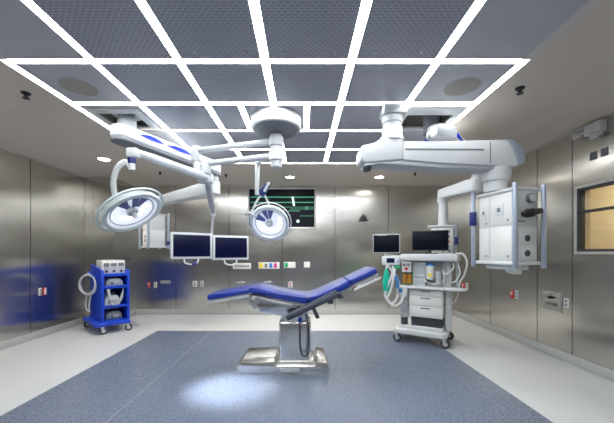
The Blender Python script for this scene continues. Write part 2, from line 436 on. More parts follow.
link('green_line', b, 'green_line', sc); link('dim_line', c_, 'green_dim', sc); link('bright_mark', g, 'white_glow', sc)

# ------------------------------------------------------------------ small wall plates
def plate(X0, X1, Y0, Y1, m, label, marks=(), cat='wall plate', name='wall_plate', group=None, wallY=None):
    y = (wallY or YB)-.008
    a, c = px(X0, y), px(X1, y); d, e = EYE+(252.5-Y1)/302*y, EYE+(252.5-Y0)/302*y
    t = thing(name, label, cat, ((a+c)/2, y, d), 0, group)
    b = MB(); b.bb(a, c, y-.01, y, d, e, .003); link('cover', b, m, t)
    for (u0, u1, v0, v1, mm, nm) in marks:
        b = MB(); b.bb(a+(c-a)*u0, a+(c-a)*u1, y-.016, y-.01, d+(e-d)*v0, d+(e-d)*v1, .002); link(nm, b, mm, t)
    return t
plate(233, 251, 263, 269, 'cream', 'wide pale switch plate with dark marks, leftmost of the plates behind the table', [(.12+.1*k, .18+.1*k, .3, .7, 'midgrey', 'switch') for k in range(8)])
plate(258.5, 279.5, 262.2, 268.7, 'cream', 'wide white gas outlet plate with yellow, grey, blue and magenta sockets', [(.04, .2, .1, .9, 'yellow', 'gas_socket'), (.3, .42, .2, .8, 'midgrey', 'gas_socket'), (.52, .66, .15, .85, 'cyan_blue', 'gas_socket'), (.74, .88, .15, .85, 'magenta', 'gas_socket')], 'gas outlet', 'gas_outlet_plate')
plate(284, 295.5, 262, 268, 'cream', 'white gas outlet plate with one green socket', [(.05, .35, .1, .9, 'green', 'gas_socket')], 'gas outlet', 'gas_outlet_plate')
plate(304, 310, 261.8, 267.5, 'cream', 'small blank white square plate, rightmost of the upper plates')
plate(236, 246, 281, 283.5, 'steel', 'narrow bright steel strip plate under the leftmost switch plate', [(.1, .9, .35, .65, 'white', 'bar')])
plate(263, 272, 281, 283, 'steel', 'narrow steel strip plate under the coloured gas outlets', [(.1, .9, .35, .65, 'white', 'bar')])
plate(160, 171, 280, 284, 'midgrey', 'dark narrow handle plate below the left boom box', [(.1, .9, .4, .7, 'lightgrey', 'bar')])
def outlet(X0, X1, Y0, Y1, label, red=False, wy=None): 
    return plate(X0, X1, Y0, Y1, 'red' if red and X0 != 288.5 else 'offwhite', label, [(.3, .7, .55, .85, 'offwhite' if red and X0 != 288.5 else 'red' if red else 'midgrey', 'socket'), (.3, .7, .15, .45, 'midgrey', 'socket')], 'power outlet', 'power_outlet')
outlet(192.8, 197, 281, 286.5, 'white power outlet below the twin monitors, the left of two')
outlet(200.5, 203.5, 281, 286.5, 'white power outlet below the twin monitors, the right of two')
outlet(147.5, 150.5, 282, 287.5, 'red marked power outlet nearest the far left corner', True)
outlet(154, 157, 282, 287.5, 'white power outlet below the left boom box, beside the red one')
outlet(288.5, 292.5, 281.5, 287.5, 'pinkish red power outlet just above the dip of the operating table', True)
outlet(357, 360.5, 282, 287.5, 'white power outlet beneath the raised head end of the table')
outlet(353, 355.5, 282, 287.5, 'red marked power outlet beneath the raised head end of the table', True)
# camera on back wall
p = at(363, 219, YB-.01)
t = thing('wall_camera', 'black conference camera on a bracket on the back wall, right of the screen', 'camera', (p.x, YB-.01, p.z-.05))
b = MB(); b.bb(p.x-.09, p.x+.09, YB-.1, YB-.01, p.z-.045, p.z-.015, .006); link('bracket', b, 'black', t)
b = MB(); b.box((p.x, YB-.06, p.z+.02), (.12, .08, .075), .015); b.cyl((p.x, YB-.1, p.z+.02), (p.x, YB-.13, p.z+.02), .022, n=16); link('body', b, 'black', t)
b = MB(); b.cyl((p.x, YB-.05, p.z+.05), (p.x, YB-.05, p.z+.1), .02, n=14); link('knob', b, 'darkgrey', t)
# hook bracket on the chase
b = MB(); x = CX+.008
b.bb(x, x+.03, 5.86, 6.2, 1.17, 1.2, .004); b.bb(x, x+.012, 5.9, 5.95, .95, 1.17, .002)
single('wall_bracket', b, 'darkgrey', 'small dark bracket on the chase wall behind the blue trolley', 'bracket')

def side_plate(xw, sgn, Xp0, Xp1, Y0, Y1, m, label, marks=(), name='power_outlet', cat='power outlet'):
    # plate on a side wall at x=xw; sgn=+1 faces +x
    ya, yc = xw*302/(Xp0-302), xw*302/(Xp1-302); yc_, ya_ = max(ya, yc), min(ya, yc); ym = (ya+yc)/2
    z1 = EYE+(252.5-Y0)/302*ym; z0 = EYE+(252.5-Y1)/302*ym
    t = thing(name, label, cat, (xw, ym, z0))
    b = MB(); b.bb(xw, xw+sgn*.01, ya_, yc_, z0, z1, .003); link('cover', b, m, t)
    for (u0, u1, v0, v1, mm, nm) in marks:
        b = MB(); b.bb(xw+sgn*.01, xw+sgn*.016, ya_+(yc_-ya_)*u0, ya_+(yc_-ya_)*u1, z0+(z1-z0)*v0, z0+(z1-z0)*v1, .002); link(nm, b, mm, t)
so = [(.25, .75, .55, .85, 'midgrey', 'socket'), (.25, .75, .15, .45, 'midgrey', 'socket')]
side_plate(XL+.008, 1, 38.5, 41.3, 288, 295.5, 'offwhite', 'white power outlet on the left wall, beside the red one', so)
side_plate(XL+.008, 1, 43, 46, 287.5, 295, 'red', 'red and white power outlet on the left wall', [(.2, .8, .1, .9, 'offwhite', 'socket')])
xr = XR-.008
side_plate(xr, -1, 515.5, 518.5, 290.5, 298.5, 'offwhite', 'white power outlet on the right wall below the supply box', so)
side_plate(xr, -1, 510.7, 513.7, 290.5, 298.5, 'red', 'red power outlet on the right wall below the supply box', [(.25, .75, .5, .8, 'offwhite', 'socket')])
side_plate(xr, -1, 564.5, 569.5, 298.5, 307.5, 'offwhite', 'white power outlet beside the recessed control panel', so)
side_plate(xr, -1, 462.2, 464.5, 282.5, 290, 'red', 'red power outlet on the right wall beside the anaesthesia machine', [(.25, .75, .5, .8, 'offwhite', 'socket')])
side_plate(xr, -1, 465.8, 468, 283, 290, 'offwhite', 'white power outlet on the right wall beside the anaesthesia machine', so)
side_plate(xr, -1, 543, 562.5, 292, 311.5, 'steel', 'recessed steel control panel with a small blue display on the right wall',
           [(.04, .96, .04, .96, 'mesh_grille', 'face'), (.3, .7, .66, .8, 'lightgrey', 'display')]+[(.2+.13*k, .28+.13*k, .3, .5, 'darkgrey', 'button') for k in range(5)]+[(.42, .58, .82, .9, 'accent', 'indicator')], 'control_panel', 'control panel')
side_plate(xr, -1, 590.5, 596.5, 152, 160, 'midgrey', 'small dark sensor plate above the window, the left of two', [(.2, .8, .2, .8, 'midgrey', 'face')], 'wall_sensor', 'sensor')
side_plate(xr, -1, 601.5, 608, 148, 156, 'midgrey', 'small dark sensor plate above the window, the right of two', [(.2, .8, .2, .8, 'midgrey', 'face')], 'wall_sensor', 'sensor')
# emergency light
yy = xr*302/(597-302)
t = thing('emergency_light', 'white emergency light unit high on the right wall above the window', 'emergency light', (xr, yy, 2.5))
zc = EYE+(252.5-129)/302*yy
b = MB(); b.box((xr-.04, yy-.02, zc), (.08, .19, .12), .012); link('housing', b, 'offwhite', t)
for dy in (.15, -.06):
    b = MB(); yq = yy+dy; zq = zc-(.0 if dy > 0 else .08)
    b.cyl((xr-.05, yq-.05, zq), (xr-.05, yq, zq), .014); b.cyl((xr-.05, yq, zq), (xr-.09, yq+.05, zq-.01), .028, .042, 18); link('lamp_head', b, 'offwhite', t)

# ------------------------------------------------------------------ operating table
Y0 = 3.5
t = thing('operating_table', 'blue-cushioned steel operating table with raised back section in the room centre', 'operating table', (-.08, Y0, .003))
b = MB()
# base: low plate, two raised end lobes
outl = [(-.70, 3.25), (.29, 3.25), (.29, 3.75), (-.70, 3.75)]
b.prism([(-.685, 3.27), (.275, 3.27), (.275, 3.73), (-.685, 3.73)], .003, .03)
base_l = [(-.70, .03), (-.70, .115), (-.66, .14), (-.30, .155), (-.27, .10), (.14, .10), (.17, .15), (.27, .135), (.29, .11), (.29, .03)]
b.prism(base_l, -3.75+0, -3.25, XZ @ Matrix.Scale(1, 4) if False else Matrix(((1, 0, 0, 0), (0, 0, -1, 0), (0, 1, 0, 0), (0, 0, 0, 1))), .012)
link('base', b, 'steel', t)
b = MB(); b.bb(-.235, -.02, 3.235, 3.25, .035, .075, .004); link('pedal_cover', b, 'lightgrey', t)
b = MB(); b.box((-.078, 3.5, .33), (.355, .34, .46), .03, seg=4); link('column', b, 'steel', t)
b = MB(); b.box((-.078, 3.5, .62), (.30, .29, .16), .025, seg=3); link('inner_column', b, 'steel', t)
b = MB()
b.prism([(-.50, .76), (-.46, .67), (-.2, .62), (.02, .63), (.10, .70), (.12, .76), (-.02, .80)], -3.68, -3.30, Matrix(((1, 0, 0, 0), (0, 0, -1, 0), (0, 1, 0, 0), (0, 0, 0, 1))), .01)
link('chassis', b, 'steel', t)
VX = Matrix(((1, 0, 0, 0), (0, 0, -1, 0), (0, 1, 0, 0), (0, 0, 0, 1)))     # outline (x,z), extruded y=-h
def slab(pts_top, th, y0, y1, m, name, bev, par=t, n=5):
    # pts_top: polyline (x,z) of the top; thickness measured along the normal
    P = catmull([Vector((x, z, 0)) for x, z in pts_top], n) if len(pts_top) > 2 else [Vector((x, z, 0)) for x, z in pts_top]
    low = []
    for i, p in enumerate(P):
        d = (P[min(i+1, len(P)-1)]-P[max(i-1, 0)]).normalized(); low.append((p.x+d.y*th, p.y-d.x*th))
    o = [(p.x, p.y) for p in P]+low[::-1]
    b = MB(); b.prism(o, -y1, -y0, VX, bev); return link(name, b, m, par)
yA, yZ = 3.25, 3.75
leg = slab([(-1.03, .862), (-.565, .94)], .06, yA, yZ, 'cushion', 'leg_cushion', .02)
seat = slab([(-.56, .945), (-.47, .945), (-.25, .893), (-.03, .852), (.06, .845)], .075, yA, yZ, 'cushion', 'seat_cushion', .014)
back = slab([(.065, .845), (.16, .868), (.3, .93), (.50, 1.02)], .075, yA, yZ, 'cushion', 'back_cushion', .014)
head = slab([(.505, 1.022), (.80, 1.158)], .065, yA+.02, yZ-.02, 'cushion', 'head_cushion', .02)
# steel side frames beneath the cushions
slab([(-1.03, .80), (-.58, .872)], .04, yA+.03, yZ-.03, 'offwhite', 'leg_frame', .006)
slab([(-.56, .855), (-.25, .805), (.05, .757)], .03, yA+.04, yZ-.04, 'offwhite', 'seat_frame', .005)
slab([(.10, .765), (.53, .945)], .03, yA+.04, yZ-.04, 'offwhite', 'back_frame', .005)
slab([(.54, .96), (.83, 1.09)], .03, yA+.06, yZ-.06, 'offwhite', 'head_frame', .005)
for y in (yA-.022, yZ+.022):
    b = MB(); b.prism([(-.50, .835), (-.05, .755), (-.05, .727), (-.50, .807)], -(y+.006), -(y-.006), VX, .002)
    b.box((-.42, y+(.02 if y < Y0 else -.02), .80), (.02, .045, .02), 0); b.box((-.12, y+(.02 if y < Y0 else -.02), .75), (.02, .045, .02), 0)
    link('side_rail', b, 'steel', t)
    b = MB(); b.prism([(.56, .935), (.84, 1.062), (.84, 1.037), (.56, .91)], -(y+.006), -(y-.006), VX, .002)
    b.box((.62, y+(.03 if y < Y0 else -.03), .95), (.02, .06, .02), 0); b.box((.8, y+(.03 if y < Y0 else -.03), 1.03), (.02, .06, .02), 0)
    link('side_rail', b, 'offwhite', t)
for y in (yA+.06, yZ-.06):
    b = MB(); b.cyl((-.585, y-.025, .845), (-.585, y+.025, .845), .045, n=20, bev=.004)
    b.prism([(-.62, .83), (-.545, .85), (-.47, .72), (-.52, .70)], -(y+.02), -(y-.02), VX, .004); link('knee_joint', b, 'steel', t)
# arm board hanging along the near side
b = MB(); b.prism([(-.17, .63), (-.14, .605), (.40, .865), (.42, .90), (.36, .905), (-.16, .665)], -3.235, -3.15, VX, .014)
arm = link('arm_board', b, 'padgrey', t); tag(arm, 'dark grey padded arm board')
b = MB(); b.prism([(-.12, .685), (.36, .922), (.37, .903), (-.1, .665)], -3.24, -3.165, VX, .006); link('arm_pad', b, 'darkgrey', arm)
b = MB(); b.prism([(.10, .73), (.135, .745), (.19, .63), (.15, .615)], -3.22, -3.19, VX, .006); link('clamp_lever', b, 'darkgrey', arm)
for c in ((.3, 3.21, .80), (.40, 3.20, .855)):
    b = MB(); b.box(c, (.06, .07, .045), .01); link('arm_clamp', b, 'darkgrey', arm)
# handset and looped cable
b = MB(); b.box((-.02, 3.27, .625), (.04, .03, .12), .008); hs = link('hand_control', b, 'blue', t)
b = MB(); b.box((-.02, 3.253, .64), (.028, .006, .05), .003); link('keypad', b, 'lightgrey', hs)
b = MB(); b.tube([(-.02, 3.275, .57), (-.022, 3.27, .4), (-.015, 3.26, .26), (.02, 3.26, .20), (.06, 3.265, .23), (.075, 3.27, .36), (.07, 3.28, .52), (.05, 3.3, .64)], .007, 8); link('cable', b, 'black', hs)

# ------------------------------------------------------------------ round ceiling mount and pole
RX, RY = -.275, 3.22
t = thing('ceiling_mount', 'round white ceiling mount with central pole carrying the lamp arms', 'ceiling mount', (RX, RY, H))
M = Matrix.Translation((RX, RY, 0))
b = MB(); b.lathe([(0, H), (.262, H), (.262, H-.115), (.25, H-.128), (.24, H-.128)], M, 48); link('canopy', b, 'white', t)
b = MB(); b.lathe([(.243, H-.125), (.235, H-.14), (.19, H-.165), (.09, H-.18), (0, H-.18)], M, 48); link('bottom_cover', b, 'midgrey', t)
b = MB(); b.lathe([(0, H-.17), (.062, H-.17), (.062, 2.24), (.055, 2.225), (0, 2.225)], M, 24); link('pole', b, 'white', t)
for z in (2.50, 2.345):
    b = MB(); b.lathe([(.062, z+.05), (.075, z+.045), (.075, z-.045), (.062, z-.05)], M, 24); link('collar', b, 'white_arm', t)

def head_matrix(c, n, roll=0):
    z = Vector(n).normalized(); q = z.to_track_quat('Z', 'Y').to_matrix().to_4x4()
    return Matrix.Translation(c) @ q @ Matrix.Rotation(roll, 4, 'Z')
def lamp_head(t, c, n, R, roll):
    """z of the local frame is the direction the lamp shines"""
    M = head_matrix(c, n, roll)
    b = MB(); b.lathe([(0, -.11*R/.32), (.10*R/.32, -.105*R/.32), (.55*R, -.075*R/.32), (.9*R, -.03*R/.32), (.97*R, .005), (.97*R, .02), (.84*R, .022)], M, 48)
    hd = link('lamp_head', b, 'rim', t)
    b = MB(); b.lathe([(.84*R, .012), (.855*R, .026), (.90*R, .03), (.97*R, .024), (1.0*R, .006), (.98*R, -.02)], M, 48); link('rim', b, 'rim', hd)
    b = MB(); b.lathe([(.87*R, .016), (.78*R, -.006), (.5*R, -.035), (.2*R, -.045), (0, -.045)], M, 24); link('reflector', b, 'reflector', hd)
    # petals in the bowl: LED reflections put into their dark blue colour
    for a0, a1, r0, r1 in ((60, 84, .25, .74), (88, 110, .22, .76), (125, 155, .25, .7)):
        p = []
        for k in range(5): a = math.radians(a0+(a1-a0)*k/4); p.append((r1*R*math.cos(a), r1*R*math.sin(a)))
        for k in range(5)[::-1]: a = math.radians(a0+(a1-a0)*k/4); p.append((r0*R*math.cos(a), r0*R*math.sin(a)))
        b = MB(); b.prism(p, -.012, -.004, M); link('reflection_petal', b, 'reflection_blue', hd)
    # lit ring of light modules
    for k in range(9):
        a = math.radians(170+25*k)
        b = MB(); b.cyl(M @ Vector((.56*R*math.cos(a), .56*R*math.sin(a), -.02)), M @ Vector((.56*R*math.cos(a), .56*R*math.sin(a), -.004)), .13*R, n=20, bev=.003); link('light_module', b, 'lamp_led', hd)
    b = MB(); b.lathe([(.70*R, .0), (.71*R, .006), (.735*R, .006), (.745*R, -.005)], M, 40); link('inner_ring', b, 'lightgrey', hd)
    b = MB(); b.lathe([(0, -.04), (.17*R, -.04), (.19*R, .01), (.15*R, .02), (.13*R, .0), (0, .0)], M, 28); link('hub', b, 'rim', hd)
    b = MB(); b.lathe([(0, 0), (.055*R/.32*.5, 0), (.022, .03), (.026, .05), (.016, .07), (0, .075)], M, 20); link('handle', b, 'white', hd)
    return M, hd
# -- large lamp on the left
T1 = Vector(at(132.5, 211.8, 2.85))
t = thing('surgical_light', 'large round surgical lamp on a long spring arm, at left above the blue trolley', 'surgical light', (RX, RY, 2.50))
A1 = Vector((-1.25, 3.57, 2.52))
b = MB(); b.tube([(RX-.05, RY+.02, 2.51), A1], .032, 14, sub=1); link('extension_arm', b, 'white_arm', t)
E1 = at(209, 178.5, 3.55)
b = MB(); b.cyl(A1+Vector((0, 0, .05)), A1-Vector((0, 0, .13)), .055, n=20, bev=.01)
b.cyl(A1-Vector((0, 0, .13)), (A1.x+.02, A1.y, 2.23), .04, n=16); b.box((E1.x-.04, E1.y, E1.z), (.18, .1, .12), .025); link('elbow', b, 'white', t)
E2 = at(136, 152.5, 2.9)
d = (E2-E1)
b = MB(); b.tube([E1, E1+d*.5, E2], [.05, .044, .034], 12, sub=2); link('spring_arm', b, 'white_arm', t)
b = MB(); b.box(tuple(E2+Vector((-.02, -.01, -.01))), (.11, .09, .09), .02); b.cyl(E2+Vector((-.035, -.01, -.04)), E2+Vector((-.035, -.01, -.17)), .03, n=18); link('wrist_joint', b, 'white', t)
q = E2+Vector((-.035, -.01, -.075))
b = MB(); b.cyl(q+Vector((0, 0, .02)), q-Vector((0, 0, .035)), .035, n=20, bev=.004); tag(link('collar', b, 'navy', t), 'dark blue collar')
n1 = (.59, -.195, -.783)
M1, hd = lamp_head(t, T1, n1, .272, math.radians(15))
b = MB(); b.tube([q-Vector((0, 0, .08)), at(126, 162, 2.9), at(118, 167, 2.88), at(113.5, 180, 2.92), at(114.5, 193, 2.98), at(117, 201, 3.0)], .026, 12); link('yoke', b, 'white', t)
# outer rail
rail = [M1 @ Vector((1.09*.272*math.cos(a), 1.09*.272*math.sin(a), -.015)) for a in [2*PI*k/40 for k in range(40)]]
b = MB(); b.tube(rail, .011, 8, sub=1, closed=True)
for k in (5, 18, 31):
    a = 2*PI*k/40; b.cyl(M1 @ Vector((.95*.272*math.cos(a), .95*.272*math.sin(a), -.01)), rail[k], .01, n=8)
link('handle_rail', b, 'rim', t)
# -- small lamp
T3 = Vector(at(269.5, 223, 3.7))
t = thing('surgical_light', 'smaller round surgical lamp hanging in front of the black wall screen', 'surgical light', (RX, RY, 2.3))
a0 = Vector((RX, RY, 2.28)); a1 = at(257.5, 163, 3.62)
a0 = Vector((RX+.0, RY+.04, a1.z+.02))
b = MB(); b.tube([a0, a1], .03, 12, sub=1); b.cyl(a1+Vector((0, 0, .03)), a1-Vector((0, 0, .04)), .035, n=16); link('extension_arm', b, 'white_arm', t)
a2 = at(257, 195, 3.62)
b = MB(); b.cyl(a1, a2, .03, .026, n=14, bev=.004); link('drop_tube', b, 'white', t)
a3 = at(264.5, 190, 3.66)
b = MB(); b.box(tuple(a3), (.07, .06, .16), .012, rot=Matrix.Rotation(.5, 4, 'Y')); b.cyl(a2+Vector((0, 0, .05)), a3, .022, n=12); tag(link('wrist_joint', b, 'navy', t), 'dark blue wrist joint')
b = MB(); b.box(tuple(a3+Vector((.03, -.03, .03))), (.03, .02, .13), .005, rot=Matrix.Rotation(.5, 4, 'Y')); link('joint_cover', b, 'white', t)
n3 = (-.02, -.79, -.54)
M3, hd = lamp_head(t, T3, n3, .24, math.radians(10))
b = MB(); b.tube([a3-Vector((.03, 0, .05)), at(258, 199, 3.68), at(253, 209, 3.72), at(252, 217, 3.74)], .013, 10); b.tube([a3-Vector((0, 0, .06)), at(267, 200, 3.72), at(270, 208, 3.8)], .013, 10)
link('yoke', b, 'white', t)
rail = [M3 @ Vector((1.1*.24*math.cos(a), 1.1*.24*math.sin(a), -.02)) for a in [2*PI*k/36 for k in range(36)]]
b = MB(); b.tube(rail, .008, 8, sub=1, closed=True)
for k in (3, 15, 27):
    a = 2*PI*k/36; b.cyl(M3 @ Vector((.93*.24*math.cos(a), .93*.24*math.sin(a), -.015)), rail[k], .009, n=8)
b.tube([at(246, 218, 3.62), at(243.5, 215, 3.6), at(245, 212.5, 3.6), at(250, 213, 3.6), at(257, 217.5, 3.62)], .01, 8)
link('handle_rail', b, 'white', t)

# -- spot thrown on the floor by the large lamp
L = bpy.data.lights.new('lamp_beam', 'SPOT'); L.energy = 330; L.spot_size = math.radians(28); L.spot_blend = .9; L.shadow_soft_size = .12; L.color = (.92, .96, 1)
o = bpy.data.objects.new('lamp_beam', L); COL.objects.link(o)
src = T1+Vector(n1).normalized()*.1; tgt = Vector((-.72, 2.92, 0)); o.location = src
o.rotation_euler = (tgt-src).to_track_quat('-Z', 'Y').to_euler()

# -- twin monitors on their arm
ML = at(171, 245, 4.1); MR = at(248, 248.2, 4.75)
t = thing('monitor_arm', 'pair of white-framed black monitors hanging side by side from a ceiling arm', 'monitor', (RX, RY, 2.34))
b1 = Vector((-1.11, 3.5, 2.35))
b = MB(); b.tube([(RX-.05, RY, 2.345), b1], .034, 14, sub=1); link('extension_arm', b, 'white_arm', t)
b = MB(); b.cyl(b1+Vector((0, 0, .05)), b1-Vector((.0, 0, .12)), .05, n=20, bev=.01); link('elbow', b, 'white', t)
s0 = b1-Vector((0, 0, .11)); s1 = at(213, 213, 4.35)
b = MB(); b.tube([s0, (s0+s1)/2, s1], [.042, .04, .032], 12, sub=2); link('spring_arm', b, 'lightgrey', t)
mid = (ML+MR)/2; ang = math.atan2(MR.y-ML.y, MR.x-ML.x); W = (MR-ML).length
dv = Vector((math.cos(ang), math.sin(ang), 0)); bk = Vector((-math.sin(ang), math.cos(ang), 0))
topc = mid+bk*.05+Vector((-.03, 0, .22))
b = MB(); b.cyl(s1+Vector((0, 0, .06)), s1-Vector((0, 0, .05)), .035, n=16); b.tube([s1-Vector((0, 0, .04)), topc+Vector((.04, 0, .04)), mid+bk*.06], .018, 10); link('drop_tube', b, 'white', t)
b = MB(); b.box(tuple(mid+bk*.055), (W*.7, .035, .07), .006, rot=ang); link('mounting_bar', b, 'white', t)
Hm = .37
for s, u in (('left', -.255), ('right', .255)):
    c = mid+dv*u*W+Vector((0, 0, .01 if s == 'left' else -.012))
    b = MB(); b.box(tuple(c+bk*.01), (W*.503, .05, Hm), .01, rot=ang); fr_ = link('monitor', b, 'white', t)
    b = MB(); b.box(tuple(c-bk*.0155), (W*.503-.065, .004, Hm-.065), .001, rot=ang); link('screen', b, 'screen_blue', fr_)
    b = MB(); z = c.z-Hm/2
    pts = [c-dv*.1+bk*.01, c-dv*.1-bk*.02, c-dv*.02-bk*.04, c+dv*.07-bk*.02, c+dv*.09+bk*.01]
    zz = [.01, -.05, -.075, -.05, .01]
    b.tube([Vector((p.x, p.y, z+q_)) for p, q_ in zip(pts, zz)], .011, 8); link('handle', b, 'white', fr_)
b = MB(); p = at(194.5, 264.5, 4.2); b.cyl(p-Vector((.03, 0, 0)), p+Vector((.03, 0, .01)), .018, n=12); b.cyl(p, p+Vector((0, .06, .05)), .006, n=8); tag(link('grip', b, 'navy', t), 'dark blue grip')

# ------------------------------------------------------------------ supply booms
def oriented_arm(b, p0, p1, w0, w1, h0, h1, mi=0, bev=.02):
    """rounded box beam from p0 to p1 with tapering section"""
    d = Vector(p1)-Vector(p0); L_ = d.length; t = bmesh.new()
    f = Matrix.Translation(Vector(p0)) @ d.to_track_quat('X', 'Z').to_matrix().to_4x4()
    n = 6; out = []
    for k in range(n+1):
        a = PI/2+PI*k/n; out.append((w0/2*math.cos(a), w0/2*math.sin(a), h0))
    for k in range(n+1):
        a = -PI/2+PI*k/n; out.append((L_+w1/2*math.cos(a), w1/2*math.sin(a), h1))
    lo = [t.verts.new((x, y, -h/2)) for x, y, h in out]; hi = [t.verts.new((x, y, h/2)) for x, y, h in out]
    t.faces.new(lo[::-1]); t.faces.new(hi)
    N = len(out)
    for k in range(N): t.faces.new((lo[k], lo[(k+1) % N], hi[(k+1) % N], hi[k]))
    bmesh.ops.recalc_face_normals(t, faces=t.faces)
    ed = [e for e in t.edges if all(v in lo for v in e.verts) or all(v in hi for v in e.verts)]
    bmesh.ops.bevel(t, geom=ed, offset=bev, segments=3, affect='EDGES', profile=.5)
    b._merge(t, f, mi); return f, L_
def lens(b, f, u0, u1, y, z, h):       # pointed blue lens accent on the side face of an arm
    p = []
    for k in range(9): s_ = k/8; p.append((u0+(u1-u0)*s_, h*math.sin(PI*s_)))
    for k in range(7, 0, -1): s_ = k/8; p.append((u0+(u1-u0)*s_, -h*.35*math.sin(PI*s_)))
    b.prism(p, -.004, .004, f @ Matrix.Translation((0, y, z)) @ XZ)

# left boom
P0 = Vector((-1.89, 3.18, 2.575)); P1 = Vector((-1.27, 4.32, 2.53))
t = thing('ceiling_supply_boom', 'white ceiling boom with blue accents holding the supply box at far left', 'supply boom', (P0.x, P0.y, H))
b = MB(); b.cyl((P0.x+.03, P0.y+.03, H+.29), (P0.x+.03, P0.y+.03, 2.6), .09, n=28); b.cyl((P0.x+.03, P0.y+.03, H+.08), (P0.x+.03, P0.y+.03, H+.03), .15, n=28); link('ceiling_neck', b, 'lightgrey', t)
b = MB(); f, L_ = oriented_arm(b, P0, P1, .22, .22, .13, .15); ar = link('main_arm', b, 'white', t)
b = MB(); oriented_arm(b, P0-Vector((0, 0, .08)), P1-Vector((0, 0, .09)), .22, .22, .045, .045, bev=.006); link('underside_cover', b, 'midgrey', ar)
b = MB(); lens(b, f, .12, .42, -.111, .01, .035); lens(b, f, .45, .82, -.111, .01, .035); tag(link('accent', b, 'accent', ar), 'blue lens-shaped accents')
b = MB(); b.cyl(P1+Vector((0, 0, -.08)), (P1.x, P1.y, 2.18), .075, n=24); link('arm_joint', b, 'lightgrey', t)
Q0 = Vector((P1.x, P1.y, 2.235)); Q1 = at(153, 203, 5.2)
b = MB(); oriented_arm(b, Q0, Q1, .2, .15, .19, .13); link('second_arm', b, 'white', t)
hx, hy = Q1.x, Q1.y
b = MB(); b.cyl((hx, hy, Q1.z), (hx, hy, EYE+(252.5-213.5)/302*5.2), .07, n=20); link('neck', b, 'white', t)

def supply_head(t, cx, cy, z0, z1, wf, ws, rot, rail_m='bluegrey'):
    """rectangular column; local -y is the main front face, local +x the side face"""
    M = Matrix.Translation((cx, cy, 0)) @ Matrix.Rotation(rot, 4, 'Z')
    def B(x0, x1, y0, y1, za, zb, bev=0, b=None):
        b = b or MB(); b.box(tuple(M @ Vector(((x0+x1)/2, (y0+y1)/2, (za+zb)/2))), (abs(x1-x0), abs(y1-y0), zb-za), bev, rot=rot); return b
    h = z1-z0
    hd = link('supply_box', B(-wf/2, wf/2, -ws/2, ws/2, z0, z1, .02), 'white', t)
    link('end_plate', B(-wf/2-.02, wf/2+.02, -ws/2-.02, ws/2+.02, z0-.012, z0+.02, .008), 'offwhite', hd); link('end_plate', B(-wf/2-.015, wf/2+.015, -ws/2-.015, ws/2+.015, z1-.02, z1+.012, .008), 'offwhite', hd)
    pass
    for sx, sy in ((-1, -1), (1, -1), (1, 1), (-1, 1)):
        c = M @ Vector((sx*(wf/2+.035), sy*(ws/2+.03), 0))
        b = MB(); b.cyl((c.x, c.y, z0-.06*h), (c.x, c.y, z1+.06*h), .021, n=14, bev=.003)
        for zz in (z0+.01, z1-.01): b.cyl((c.x, c.y, zz), tuple(M @ Vector((sx*(wf/2-.01), sy*(ws/2-.01), zz))), .012, n=8)
        link('corner_rail', b, rail_m, hd)
    return M, B, hd
M, B, hd = supply_head(t, hx+.02, hy, EYE+(252.5-247)/302*5.2, EYE+(252.5-215)/302*5.2, .28, .27, -math.radians(42))
zt = EYE+(252.5-215)/302*5.2; zb = EYE+(252.5-247)/302*5.2; h = zt-zb
b = B(-.115, .115, -.145, -.13, zb+h*.06, zb+h*.5, .004); B(-.115, .115, -.145, -.13, zb+h*.54, zb+h*.94, .004, b); link('front_panel', b, 'cream', hd)
for z in (.32, .2):
    b = B(-.02, .02, -.151, -.145, zb+h*z-.02, zb+h*z+.02, .003); link('socket', b, 'darkgrey', hd)
b = B(.135, .15, -.11, .11, zb+h*.06, zb+h*.5, .004); B(.135, .15, -.11, .11, zb+h*.54, zb+h*.94, .004, b); link('side_panel', b, 'offwhite', hd)
for z in (.84, .9): pass
b = MB(); c = M @ Vector((.185, -.175, zb+h*.85)); b.cyl(c-Vector((0, 0, .06)), c+Vector((0, 0, .06)), .035, n=16, bev=.006); link('rail_clamp', b, 'navy', hd)
b = MB(); c = M @ Vector((.19, .165, zb+h*.12)); b.cyl(c-Vector((0, 0, .035)), c+Vector((0, 0, .035)), .035, n=16, bev=.006); link('rail_clamp', b, 'navy', hd)

# big right boom
R0 = Vector(at(392, 160, 3.0)); pv = Vector((.895, 3.0, 0))
t = thing('ceiling_supply_boom', 'big white ceiling boom reaching right, carrying the large supply box by the window', 'supply boom', (pv.x, pv.y, H))
b = MB(); b.box((pv.x, 2.98, H-.045), (.22, .2, .09), .012); link('ceiling_plate', b, 'lightgrey', t)
b = MB(); b.lathe([(0, H-.07), (.1, H-.07), (.1, H-.15), (.088, H-.16), (.088, H-.19), (.1, H-.20), (.1, H-.27), (.12, H-.33), (0, H-.33)], Matrix.Translation((pv.x, 3.0, 0)), 32); link('ceiling_neck', b, 'white', t)
